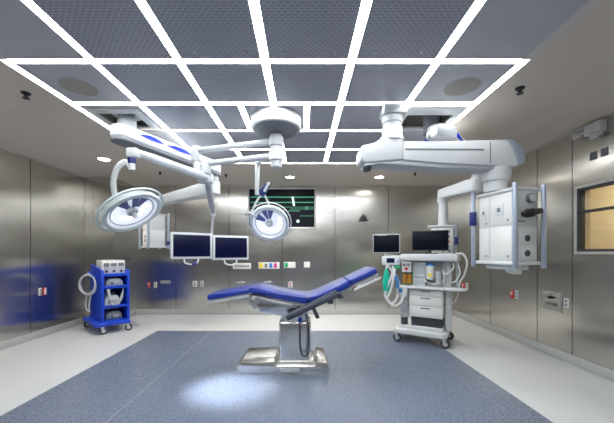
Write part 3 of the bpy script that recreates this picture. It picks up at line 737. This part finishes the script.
# arm profile in the xz plane (seen side on), depth .26
zA = lambda y: EYE+(252.5-y)/302*2.93; xA = lambda x: (x-302)/302*2.93
y0_, y1_ = 2.9, 3.16
prof = [(362, 146), (374, 143.5), (383, 137), (390, 132), (397, 132), (402, 139.5), (402, 160), (386, 161.5), (364, 163), (360.5, 160), (360.5, 148)]
prof = [(xA(x), zA(y)) for x, y in prof]
b = MB(); b.prism(prof, -y1_, -y0_, VX, .014); link('rear_arm', b, 'white', t)
b = MB(); b.prism([(xA(x), zA(y)) for x, y in ((402, 142), (440, 142), (503, 140.5), (513, 142), (519, 148), (521, 158), (520, 164), (514, 167), (440, 164), (402, 160.5))], -y1_, -y0_, VX, .014)
fa = link('main_arm', b, 'white', t)
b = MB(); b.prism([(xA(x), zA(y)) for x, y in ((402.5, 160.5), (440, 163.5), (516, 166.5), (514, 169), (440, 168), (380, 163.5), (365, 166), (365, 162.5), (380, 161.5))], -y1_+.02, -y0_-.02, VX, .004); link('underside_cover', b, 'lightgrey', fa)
b = MB(); b.prism([(xA(x), zA(y)) for x, y in ((404, 149.5), (482, 150), (482, 151.6), (404, 151.2))], -y0_-.0, -y0_+.003, VX); b.bb(xA(488), xA(488.8), y0_-.003, y0_, zA(164), zA(143)); link('groove_line', b, 'midgrey', fa)
b = MB(); b.prism([(xA(x), zA(y)) for x, y in ((504, 140), (512, 141), (519.5, 147.5), (523.5, 157), (522.5, 164), (516, 167), (514.5, 160), (510, 149))], -y1_-.004, -y0_+.004, VX, .006); link('end_cap', b, 'bluegrey', fa)
b = MB(); b.cyl((xA(368), 2.98, zA(165)), (xA(368), 2.98, zA(170)), .045, .035, n=20, bev=.004); link('indicator', b, 'darkgrey', fa)
nk = Vector((xA(502), 3.03, 0))
b = MB(); b.lathe([(0, zA(164)), (.135, zA(166)), (.135, zA(172)), (.125, zA(179)), (.105, zA(180)), (.1, zA(190)), (0, zA(190))], Matrix.Translation((nk.x, nk.y, 0)), 36); link('neck', b, 'white', t)
zb, zt = zA(264), zA(187); h = zt-zb
rot = math.radians(38)
# the near vertical edge stands at x=515
wf, ws = .37, .36
ce = Vector((xA(514.5), 2.78, 0)); u = Vector((math.cos(rot), math.sin(rot), 0))
rot = -math.radians(78)
wf, ws = .42, .26
u = Vector((math.cos(rot), math.sin(rot), 0)); v = Vector((-math.sin(rot), math.cos(rot), 0))
ce = Vector((at(514.5, 250, 2.72).x, 2.72, 0)); ctr = ce-u*(wf/2+.03)+v*(ws/2+.03); zb, zt = 1.215, 1.91; h = zt-zb
M, B, hd = supply_head(t, ctr.x, ctr.y, zb, zt, wf, ws, rot)
ff = -ws/2-.006
for (x0, x1, za, zc, nm) in ((-.19, -.065, .53, .95, 'front_panel'), (-.055, .19, .53, .95, 'front_panel'), (-.19, -.065, .05, .5, 'front_panel'), (-.055, .19, .05, .5, 'front_panel')):
    link(nm, B(x0, x1, ff, -ws/2+.01, zb+h*za, zb+h*zc, .005), 'cream', hd)
pn = link('socket_plate', B(.005, .105, ff-.006, ff, zb+h*.66, zb+h*.82, .004), 'offwhite', hd)
link('socket', B(.035, .07, ff-.012, ff-.004, zb+h*.71, zb+h*.77, .004), 'midgrey', pn)
pn = link('socket_plate', B(-.16, -.10, ff-.006, ff, zb+h*.62, zb+h*.82, .004), 'offwhite', hd)
link('socket', B(-.14, -.12, ff-.012, ff-.004, zb+h*.7, zb+h*.75, .002), 'midgrey', pn)
for x, z in ((.15, .59), (-.1, .57), (.15, .1), (-.1, .1)):
    link('latch', B(x-.008, x+.008, ff-.006, ff, zb+h*z-.01, zb+h*z+.01, .003), 'midgrey', hd)
# side face
sx = wf/2
def SB(y0, y1, za, zc, m, nm, out=.008, par=None, bev=.004): return link(nm, B(sx-.002, sx+out, y0, y1, zb+h*za, zb+h*zc, bev), m, par or hd)
SB(-.115, .115, .52, .97, 'offwhite', 'gas_panel'); SB(-.115, .115, .04, .48, 'cream', 'side_panel')
c = M @ Vector((sx+.0, .03, zb+h*.87)); c2 = M @ Vector((sx+.04, .03, zb+h*.87))
b = MB(); b.cyl(c, c2, .045, n=24, bev=.005); g = link('pressure_gauge', b, 'midgrey', hd)
b = MB(); b.cyl(c2, M @ Vector((sx+.043, .03, zb+h*.87)), .034, n=24); link('dial', b, 'offwhite', g)
c = M @ Vector((sx+.005, -.0, zb+h*.67)); c2 = M @ Vector((sx+.07, -.0, zb+h*.67))
b = MB(); b.cyl(c, c2, .042, .038, n=20, bev=.006); b.cyl(M @ Vector((sx+.055, -.09, zb+h*.645)), M @ Vector((sx+.055, .10, zb+h*.70)), .028, n=14, bev=.005); link('regulator_knob', b, 'black', hd)
SB(-.10, -.02, .555, .575, 'midgrey', 'rating_plate', .012)
for z in (.34, .14):
    p_ = SB(-.08, .08, z-.09, z+.09, 'offwhite', 'socket_plate', .014)
    c = M @ Vector((sx+.012, 0, zb+h*z)); c2 = M @ Vector((sx+.02, 0, zb+h*z)); b = MB(); b.cyl(c, c2, .03, n=18, bev=.002); link('socket', b, 'darkgrey', p_)
b = MB(); c = M @ Vector((-wf/2-.035, -ws/2-.035, zb+h*.66)); b.cyl(c-Vector((0, 0, .07)), c+Vector((0, 0, .07)), .036, n=18, bev=.006); link('rail_clamp', b, 'navy', hd)
b = MB()
for (x, y) in ((.12, -.02), (-.02, .08)): q = M @ Vector((x, y, zb-.05)); b = MB(); b.box(tuple(q), (.08, .07, .1), .01, rot=rot); link('bottom_socket', b, 'cream', hd)
b = MB(); b.box(tuple(M @ Vector((0, 0, zb-.035))), (wf*.75, ws*.75, .05), .015, rot=rot); link('bottom_tray', b, 'white', hd)

# rear right boom (anaesthesia)
S0 = Vector((1.45, 3.2, 2.585)); S1 = Vector((2.20, 3.93, 2.50))
t = thing('ceiling_supply_boom', 'white ceiling boom behind the big one, carrying the box behind the anaesthesia monitor', 'supply boom', (S0.x, S0.y, H))
b = MB(); b.cyl((1.40, 3.28, H+.29), (1.40, 3.26, 2.6), .085, n=24); link('ceiling_neck', b, 'midgrey', t)
b = MB(); f, L_ = oriented_arm(b, S0, S1, .25, .25, .11, .12); ar = link('main_arm', b, 'white', t)
b = MB(); lens(b, f, -.0, .36, -.127, -.01, .035)
b.prism([(-.08, .13), (.1, .128), (.30, .12), (.14, .105), (.0, .10)], -.062, -.056, f)
tag(link('accent', b, 'accent', ar), 'blue lens-shaped accents')
b = MB(); b.box((1.405, 2.99, 2.50), (.24, .10, .09), .012, rot=math.radians(18)); b.box((1.41, 3.09, 2.53), (.1, .16, .04), .006); link('cable_box', b, 'lightgrey', ar)
J = Vector((2.26, 3.9, 0))
b = MB(); b.cyl((J.x, J.y, 2.42), (J.x, J.y, 2.19), .06, n=20); b.cyl((J.x, J.y, 2.31), (J.x, J.y, 2.27), .07, n=20); link('arm_joint', b, 'white', t)
K = Vector((2.22, 4.75, 2.24))
b = MB(); oriented_arm(b, (J.x, J.y, 2.19), K, .19, .16, .17, .14); link('second_arm', b, 'white', t)
b = MB(); b.cyl((K.x, K.y, 2.18), (K.x, K.y, 2.10), .085, n=24, bev=.008); b.cyl((K.x, K.y, 2.11), (K.x, K.y, 1.73), .06, .075, n=24); link('neck', b, 'white', t)
rk = math.radians(-22)
cx_, cy_ = K.x+.02, K.y+.1
M = Matrix.Translation((cx_, cy_, 0)) @ Matrix.Rotation(rk, 4, 'Z')
b = MB(); b.box((cx_, cy_, 1.45), (.33, .3, .55), .02, rot=rk); hd = link('supply_box', b, 'offwhite', t)
b = MB(); b.box(tuple(M @ Vector((0, -.01, 1.735))), (.40, .32, .025), .008, rot=rk); link('end_plate', b, 'white', hd)
b = MB(); b.box(tuple(M @ Vector((.06, -.155, 1.5))), (.17, .012, .4), .004, rot=rk); link('front_panel', b, 'cream', hd)
for k in range(5):
    for j, x in enumerate((.02, .1)):
        b = MB(); b.box(tuple(M @ Vector((x, -.165, 1.34+k*.075))), (.028, .01, .03), .003, rot=rk); link('socket', b, ('midgrey', 'cyan_blue', 'lightgrey', 'red', 'midgrey')[(k+j) % 5], hd)
b = MB(); c = M @ Vector((.19, -.16, 0)); b.cyl((c.x, c.y, 1.16), (c.x, c.y, 1.78), .016, n=12); b.cyl((c.x, c.y, 1.5), tuple(M @ Vector((.15, -.12, 1.5))), .01, n=8); link('corner_rail', b, 'bluegrey', hd)
b = MB(); c = M @ Vector((.20, -.17, 1.5)); b.cyl(c-Vector((0, 0, .06)), c+Vector((0, 0, .06)), .03, n=16, bev=.004); link('rail_clamp', b, 'navy', hd)

# ------------------------------------------------------------------ castor helper (local coordinates)
def castor(t, x, y, r=.055, hub='lightgrey', top=.13, a=0, tread='rubber'):
    b = MB(); ca, sa = math.cos(a), math.sin(a)
    b.cyl((x, y, top-.02), (x, y, top+.004), .022, n=14)
    R = Matrix.Translation((x, y, 0)) @ Matrix.Rotation(a, 4, 'Z')
    for s in (-1, 1):
        b.prism([(-.02, top-.015), (.025, top-.015), (.035, r+.0), (.015, r-.012), (0.0, r)], -s*.024-.003, -s*.024+.003, R @ VX, 0)
    b.box(tuple(R @ Vector((0, 0, top-.012))), (.045, .055, .012), .002, rot=a)
    c = link('castor', b, hub, t, world=False)
    b = MB(); p0 = R @ Vector((.018, -.02, r)); p1 = R @ Vector((.018, .02, r)); b.cyl(p0, p1, r, n=24, bev=.008); w_ = link('wheel', b, tread, c, world=False)
    b = MB(); p0 = R @ Vector((.018, -.022, r)); p1 = R @ Vector((.018, .022, r)); b.cyl(p0, p1, r*.55, n=18, bev=.002); link('wheel_hub', b, hub, w_, world=False)
    return c

# ------------------------------------------------------------------ blue trolley (local: x along open front, y into the body)
an = math.radians(47)
C0 = Vector((-3.24, 4.88, 0))
t = thing('equipment_trolley', 'bright blue wheeled equipment trolley in the far left corner', 'trolley', C0, an)
LW = dict(world=False)
W_, D_ = .40, .72
b = MB(); b.box((W_/2-.05, D_/2-.02, .155), (W_+.12, D_+.12, .06), .02, seg=3); b.box((W_/2, D_/2-.02, .19), (W_-.02, D_+.06, .03), .01); link('base', b, 'blue', t, **LW)
# side walls (shaped) at x=0 and x=W
def sidewall(x):
    b = MB()
    out = [(0.0, .17), (D_, .17), (D_+.02, .5), (D_, .98), (D_-.05, 1.12), (.05, 1.03), (0.0, .95)]
    Mx = Matrix(((0, 0, 1, 0), (1, 0, 0, 0), (0, 1, 0, 0), (0, 0, 0, 1)))   # outline (y,z), extruded in x
    b.prism(out, x, x+.025, Mx, .006); return link('side_wall', b, 'blue', t, **LW)
sidewall(0); sidewall(W_-.025)
b = MB(); b.bb(.02, W_-.02, D_-.03, D_-.01, .18, 1.08); link('back_panel', b, 'blue', t, **LW)
# front posts of the open face
for z in (.42, .74, .94):
    b = MB(); b.box((W_/2, D_/2, z), (W_-.03, D_-.04, .022), .004); b.box((W_/2, -.0, z+.008), (W_-.02, .03, .05), .01); link('shelf', b, 'blue', t, **LW)
b = MB(); b.box((.012, -.015, .6), (.045, .035, .86), .012); b.box((W_-.012, -.015, .6), (.045, .035, .86), .012); link('front_post', b, 'blue', t, **LW)
for x, y in ((.0, -.04), (W_-.03, -.04), (-.06, D_+.0), (W_-.03, D_+.0)): castor(t, x, y, .055, 'lightgrey', .13, random.uniform(-.6, .6))
# side handle bar
b = MB(); b.tube([(-.01, .08, .92), (-.08, .10, .94), (-.08, .5, .98), (-.01, .52, .98)], .012, 8, sub=3); link('handle', b, 'blue', t, **LW)
def on_trolley(p): return Matrix.Translation(C0) @ Matrix.Rotation(an, 4, 'Z') @ Vector(p)
# generator on top
p = on_trolley((W_/2, .12, .953))
u_ = thing('generator_unit', 'white electrosurgical generator with displays, on top of the blue trolley', 'medical device', p, an)
b = MB(); b.box((0, .16, .115), (.345, .36, .22), .012); bd = link('housing', b, 'cream', u_, **LW)
b = MB(); b.box((0, -.024, .115), (.338, .014, .205), .004); fp = link('front_panel', b, 'offwhite', u_, **LW)
for x in (-.108, 0, .108):
    b = MB(); b.box((x, -.033, .165), (.085, .008, .055), .003); link('display', b, 'midgrey', fp, **LW)
    b = MB(); b.box((x, -.033, .11), (.07, .006, .014), .002); link('button_row', b, 'lightgrey', fp, **LW)
    b = MB(); b.cyl((x, -.03, .055), (x, -.05, .055), .02, n=16, bev=.003); link('socket', b, 'darkgrey', fp, **LW)
b = MB(); b.box((0, .16, .232), (.335, .34, .012), .004); link('lid', b, 'white', bd, **LW)
# things on the shelves
def device(x, y, z, sx, sy, sz, label, nm='medical_pump', m1='offwhite'):
    p = on_trolley((x, y, z)); u_ = thing(nm, label, 'medical device', p, an)
    b = MB(); b.prism([(-sx/2, 0), (sx/2, 0), (sx/2, sz*.6), (sx/3, sz), (-sx/3, sz), (-sx/2, sz*.6)], -sy/2, sy/2, VX, .008); h_ = link('housing', b, m1, u_, **LW)
    b = MB(); b.box((0, -sy/2-.004, sz*.45), (sx*.6, .01, sz*.4), .003); link('front_panel', b, 'lightgrey', h_, **LW)
    b = MB(); b.cyl((-sx*.15, -sy/2, sz*.45), (-sx*.15, -sy/2-.025, sz*.45), .018, n=14, bev=.003); link('knob', b, 'darkgrey', h_, **LW)
    b = MB(); b.tube([(-sx*.3, 0, sz-.01), (-sx*.25, 0, sz+.03), (sx*.25, 0, sz+.03), (sx*.3, 0, sz-.01)], .008, 8); link('handle', b, 'steel', h_, **LW)
device(W_/2, .2, .751, .25, .3, .13, 'pale silver medical unit on the upper shelf of the blue trolley', m1='lightgrey')
device(W_/2-.03, .18, .431, .22, .26, .17, 'white medical unit on the middle shelf of the blue trolley')
device(W_/2, .22, .205, .24, .3, .12, 'dark grey unit on the bottom of the blue trolley', m1='midgrey')
def coil(c, r, n, name, label, m, rt=.008, axis='x'):
    b = MB(); pts = []
    for k in range(n*16+1):
        a = 2*PI*k/16; rr = r*(1-.04*(k//16)); o_ = .012*math.sin(k*.7)
        pts.append(Vector((c[0]+o_-(k/16)*.004, c[1]+rr*math.cos(a)*1.15, c[2]+rr*math.sin(a))) if axis == 'x' else Vector((c[0]+rr*math.cos(a), c[1]+o_, c[2]+rr*math.sin(a)*.6)))
    b.tube(pts, rt, 6, sub=1)
    return b
t2 = thing('tubing_coil', 'coiled white tubing hanging on the left side of the blue trolley', 'tubing', on_trolley((-.06, .26, .62)), an+.4)
b = coil((-.04, .06, .17), .17, 3, '', '', 'white', .013); link('coil', b, 'white', t2, **LW)
b = MB(); b.tube([(-.03, .0, -.01), (-.05, .01, -.12), (-.04, .03, -.22), (-.03, .06, -.28), (.0, .1, -.26)], .01, 8); b.tube([(-.03, .1, -.0), (-.04, .12, -.15), (-.04, .08, -.25), (-.03, .0, -.27)], .008, 8); link('hose_end', b, 'white', t2, **LW)
b = MB(); b.cyl((.0, .02, .30), (-.08, .02, .32), .012, n=10); link('hook', b, 'steel', t2, **LW)
t3 = thing('cable_coil', 'grey looped cables hanging across the middle shelf front of the trolley', 'cable', on_trolley((W_*.45, -.05, .46)), an)
b = MB()
for k in range(4):
    o_ = k*.012
    b.tube([(-.11+o_, .02, .26), (-.06, -.02-o_*.5, .05-o_), (.02, -.03, .0+o_), (.1-o_, -.02, .1), (.12, .0, .27-o_)], .006, 6)
link('loop', b, 'lightgrey', t3, **LW)

# ------------------------------------------------------------------ anaesthesia machine (local: x right along front, y into body)
am = math.radians(-32)
O0 = Vector((1.68, 4.34, 0))
t = thing('anaesthesia_machine', 'white wheeled anaesthesia machine with drawers and hoses, right of the operating table', 'anaesthesia machine', O0, am)
def bx(name, x0, x1, y0, y1, z0, z1, m, par=None, bev=.006):
    b = MB(); b.bb(x0, x1, y0, y1, z0, z1, bev); return link(name, b, m, par or t, **LW)
b = MB(); b.prism([(-.36, .0), (-.31, -.06), (.31, -.06), (.37, .0), (.37, .5), (.31, .56), (-.31, .56), (-.36, .5)], .13, .2, None, .012)
b.prism([(-.30, .04), (.31, .04), (.31, .5), (-.30, .5)], .19, .25, None, .012); link('base', b, 'white', t, **LW)
for x, y in ((-.32, -.01), (.33, -.01), (.33, .5), (-.32, .5)): castor(t, x, y, .062, 'lightgrey', .135, random.uniform(-.4, .4))
bx('void_plinth', -.12, .29, .07, .46, .245, .39, 'darkgrey')  # plinth block; its dark grey stands for the shaded void under the drawers
cab = bx('cabinet', -.14, .31, .03, .5, .385, .80, 'cream')
for z0, z1, nm in ((.70, .785, 'drawer'), (.555, .69, 'drawer'), (.395, .545, 'drawer')):
    d_ = bx(nm, -.13, .30, .012, .035, z0, z1, 'cream', cab, .005)
    bx('handle', .02, .15, .0, .013, z1-.03, z1-.014, 'midgrey', d_, .002)
bx('side_column', .33, .40, .16, .28, .2, 1.2, 'white', None, .012)
bx('rear_column', -.2, -.13, .36, .46, .2, 1.2, 'white', None, .012)
b = MB(); b.prism([(-.17, -.05), (.57, -.05), (.60, -.01), (.60, .14), (.45, .3), (-.17, .3)], .80, .828, None, .006); link('work_surface', b, 'white', t, **LW)
bx('rear_panel', -.10, .30, .26, .48, .828, 1.2, 'offwhite')
vp = bx('flow_panel', -.10, .07, .10, .27, .828, 1.18, 'offwhite')
bx('flow_display', -.085, .055, .09, .102, 1.0, 1.15, 'lightgrey', vp, .003)
for k in range(4): bx('knob', -.08+k*.038, -.056+k*.038, .075, .1, .95, .974, 'bluegrey', vp, .004)
bx('label_strip', -.085, .055, .092, .101, .86, .92, 'lightgrey', vp, .002)
bx('void_shelf', .08, .29, .12, .27, .828, .86, 'lightgrey', None)
b = MB(); b.bb(-.26, .50, -.02, .46, 1.20, 1.30, .02); tp = link('top_deck', b, 'white', t, **LW)
# suction canister
b = MB(); b.cyl((.135, .10, .93), (.135, .10, 1.13), .055, .062, n=24, bev=.006); sc_ = link('suction_canister', b, 'cream', t, **LW)
b = MB(); b.cyl((.135, .10, 1.13), (.135, .10, 1.17), .064, .055, n=24, bev=.006); link('lid', b, 'cyan_blue', sc_, **LW)
b = MB(); b.box((.14, .043, 1.0), (.05, .006, .05), .002); link('sticker', b, 'yellow', sc_, **LW)
b = MB(); b.cyl((.24, .14, .86), (.24, .14, 1.05), .05, n=20, bev=.006); link('suction_jar', b, 'lightgrey', t, **LW)
b = MB(); b.tube([(.3, .2, 1.1), (.34, .1, .95), (.24, .02, .88), (.1, .02, .9), (.06, .05, .98)], .009, 8); link('suction_tube', b, 'lightgrey', t, **LW)
# gauge module & vaporisers at the left of the panel
g = bx('gauge_module', -.245, -.115, .02, .2, 1.03, 1.19, 'offwhite')
for x, z in ((-.21, 1.14), (-.15, 1.14), (-.18, 1.08)):
    b = MB(); b.cyl((x, .022, z), (x, .0, z), .022, n=18, bev=.003); link('dial', b, 'midgrey' if z > 1.1 else 'red', g, **LW)
for x, m_ in ((-.215, 'amber'), (-.145, 'amber')):
    b = MB(); b.cyl((x, .09, .86), (x, .09, 1.0), .034, n=20, bev=.005); v_ = link('vaporizer', b, m_, t, **LW)
    b = MB(); b.cyl((x, .09, 1.0), (x, .09, 1.035), .03, .022, n=16, bev=.003); link('dial', b, 'darkgrey', v_, **LW)
bx('bracket', -.26, -.10, .12, .2, .84, 1.03, 'green', None)
# absorber
ab = bx('absorber', -.33, -.16, .0, .18, .66, .83, 'offwhite', None, .02)
bx('dial', -.28, -.23, -.02, .0, .73, .79, 'cyan_blue', ab, .008)
b = MB()
prof = [(0, .36), (.06, .36), (.068, .37)]
for k in range(4): prof += [(.068, .37+k*.07+.055), (.058, .37+k*.07+.06), (.068, .37+(k+1)*.07)]
prof += [(.06, .66), (0, .66)]
b.lathe(prof, Matrix.Translation((-.225, .09, 0)), 28); link('absorber_canister', b, 'lightgrey', t, **LW)
b = MB(); b.cyl((-.225, .09, .25), (-.225, .09, .36), .05, n=18); link('canister_foot', b, 'darkgrey', t, **LW)
# left arm with small monitor and ventilator display
b = MB(); b.tube([(-.2, .15, 1.25), (-.38, .12, 1.26), (-.5, .06, 1.28)], .022, 10); link('monitor_bracket', b, 'white', t, **LW)
def mon(cx, cy, z0, w, h, name, frame, rz, label=None, foot=True):
    R = Matrix.Translation((cx, cy, z0)) @ Matrix.Rotation(rz, 4, 'Z')
    b = MB(); b.box(tuple(R @ Vector((0, 0, h/2))), (w, .04, h), .008, rot=rz)
    b.box(tuple(R @ Vector((0, .03, h/2))), (w*.6, .04, h*.6), .015, rot=rz)
    o = link(name, b, frame, t, **LW)
    b = MB(); b.box(tuple(R @ Vector((0, -.021, h/2))), (w-.025, .004, h-.03), .001, rot=rz); link('screen', b, 'screen', o, **LW)
    if foot:
        b = MB(); b.cyl(tuple(R @ Vector((0, .03, -.05))), tuple(R @ Vector((0, .03, .06))), .022, n=14); b.box(tuple(R @ Vector((0, .03, -.042))), (.2, .14, .012), .004, rot=rz); link('stand', b, 'black', o, **LW)
    return o
mn = mon(.11, .24, 1.348, .50, .30, 'monitor', 'black', math.radians(8))
mn = mon(-.47, .0, 1.31, .40, .29, 'patient_monitor', 'lightgrey', math.radians(12), foot=False)
b = MB()
for k in range(3): b.box((-.575+.045*k, -.045+.0094*k, 1.585), (.03, .004, .012), .001, rot=math.radians(12))
link('status_light', b, 'white', mn, **LW)
vd = bx('ventilator_display', -.54, -.27, -.02, .06, 1.13, 1.265, 'white', None, .02)
bx('screen', -.46, -.34, -.027, -.018, 1.165, 1.235, 'screen_blue', vd, .003)
bx('side_knob', -.30, -.28, -.035, -.018, 1.18, 1.2, 'cyan_blue', vd, .004)
b = MB(); b.tube([(-.5, .02, 1.26), (-.49, .03, 1.32)], .015, 8, sub=1); b.tube([(-.27, .03, 1.19), (-.2, .08, 1.2)], .014, 8, sub=1); b.tube([(-.45, .0, 1.14), (-.40, .0, 1.06), (-.33, .02, .98), (-.28, .05, .83)], .014, 8); link('bracket_arm', b, 'offwhite', t, **LW)
b = MB(); b.box((-.31, .0, 1.10), (.09, .05, .04), .01); link('clip', b, 'green', t, **LW)
# keyboard and cups on deck
kb = bx('keyboard', -.20, .02, .0, .12, 1.30, 1.322, 'darkgrey', tp, .005)
bx('mouse', .08, .13, .04, .12, 1.30, 1.322, 'black', tp, .008)
# hoses (ribbed)
def hose(pts, r, m='white', name='breathing_hose'):
    P = catmull([Vector(p) for p in pts], 14); b = MB(); n_ = 8; 
    b.tube(P, [r if k % 2 else r*.82 for k in range(len(P))], 8, sub=1); return link(name, b, m, t, **LW)
hose([(-.36, -.03, 1.12), (-.37, -.06, .98), (-.43, -.07, .82), (-.46, -.07, .66), (-.38, -.07, .57), (-.31, -.05, .62), (-.29, -.02, .72)], .02)
hose([(-.33, -.04, 1.08), (-.34, -.08, .95), (-.37, -.09, .78), (-.42, -.1, .63), (-.33, -.09, .54), (-.25, -.06, .58), (-.2, -.02, .70)], .02, 'offwhite')
hose([(-.33, -.04, .98), (-.29, -.07, .92), (-.28, -.07, .85), (-.3, -.05, .80)], .022, 'cyan_blue', 'hose_coupling')
b = MB(); b.lathe([(0, .0), (.018, .0), (.02, .03), (.05, .09), (.058, .2), (.05, .3), (.028, .38), (.012, .42), (0, .42)], Matrix.Translation((-.455, -.04, .665)), 24)
tag(link('breathing_bag', b, 'teal', t, **LW), 'teal green breathing bag')
b = MB(); b.cyl((-.455, -.04, 1.08), (-.455, -.02, 1.14), .014, n=10); link('bag_mount', b, 'offwhite', t, **LW)
# hoses and pole at right
b = MB()
b.tube([(.46, .2, 1.3), (.55, .16, 1.3), (.60, .14, 1.18), (.57, .12, 1.02), (.52, .1, .92), (.50, .1, .83)], .014, 8)
b.tube([(.42, .1, 1.2), (.44, .05, 1.1), (.34, .03, 1.02), (.30, .06, 1.06)], .010, 8)
b.tube([(.48, .1, 1.2), (.52, .05, 1.05), (.47, .04, .93), (.40, .08, .9)], .010, 8)
b.tube([(.5, .1, .80), (.48, .1, .7), (.44, .14, .62), (.40, .18, .58)], .009, 8)
link('side_hose', b, 'offwhite', t, **LW)
b = MB(); b.cyl((.47, .22, .828), (.47, .22, 1.2), .014, n=12); b.cyl((.32, .1, .828), (.32, .1, 1.2), .012, n=12); link('support_rod', b, 'lightgrey', t, **LW)
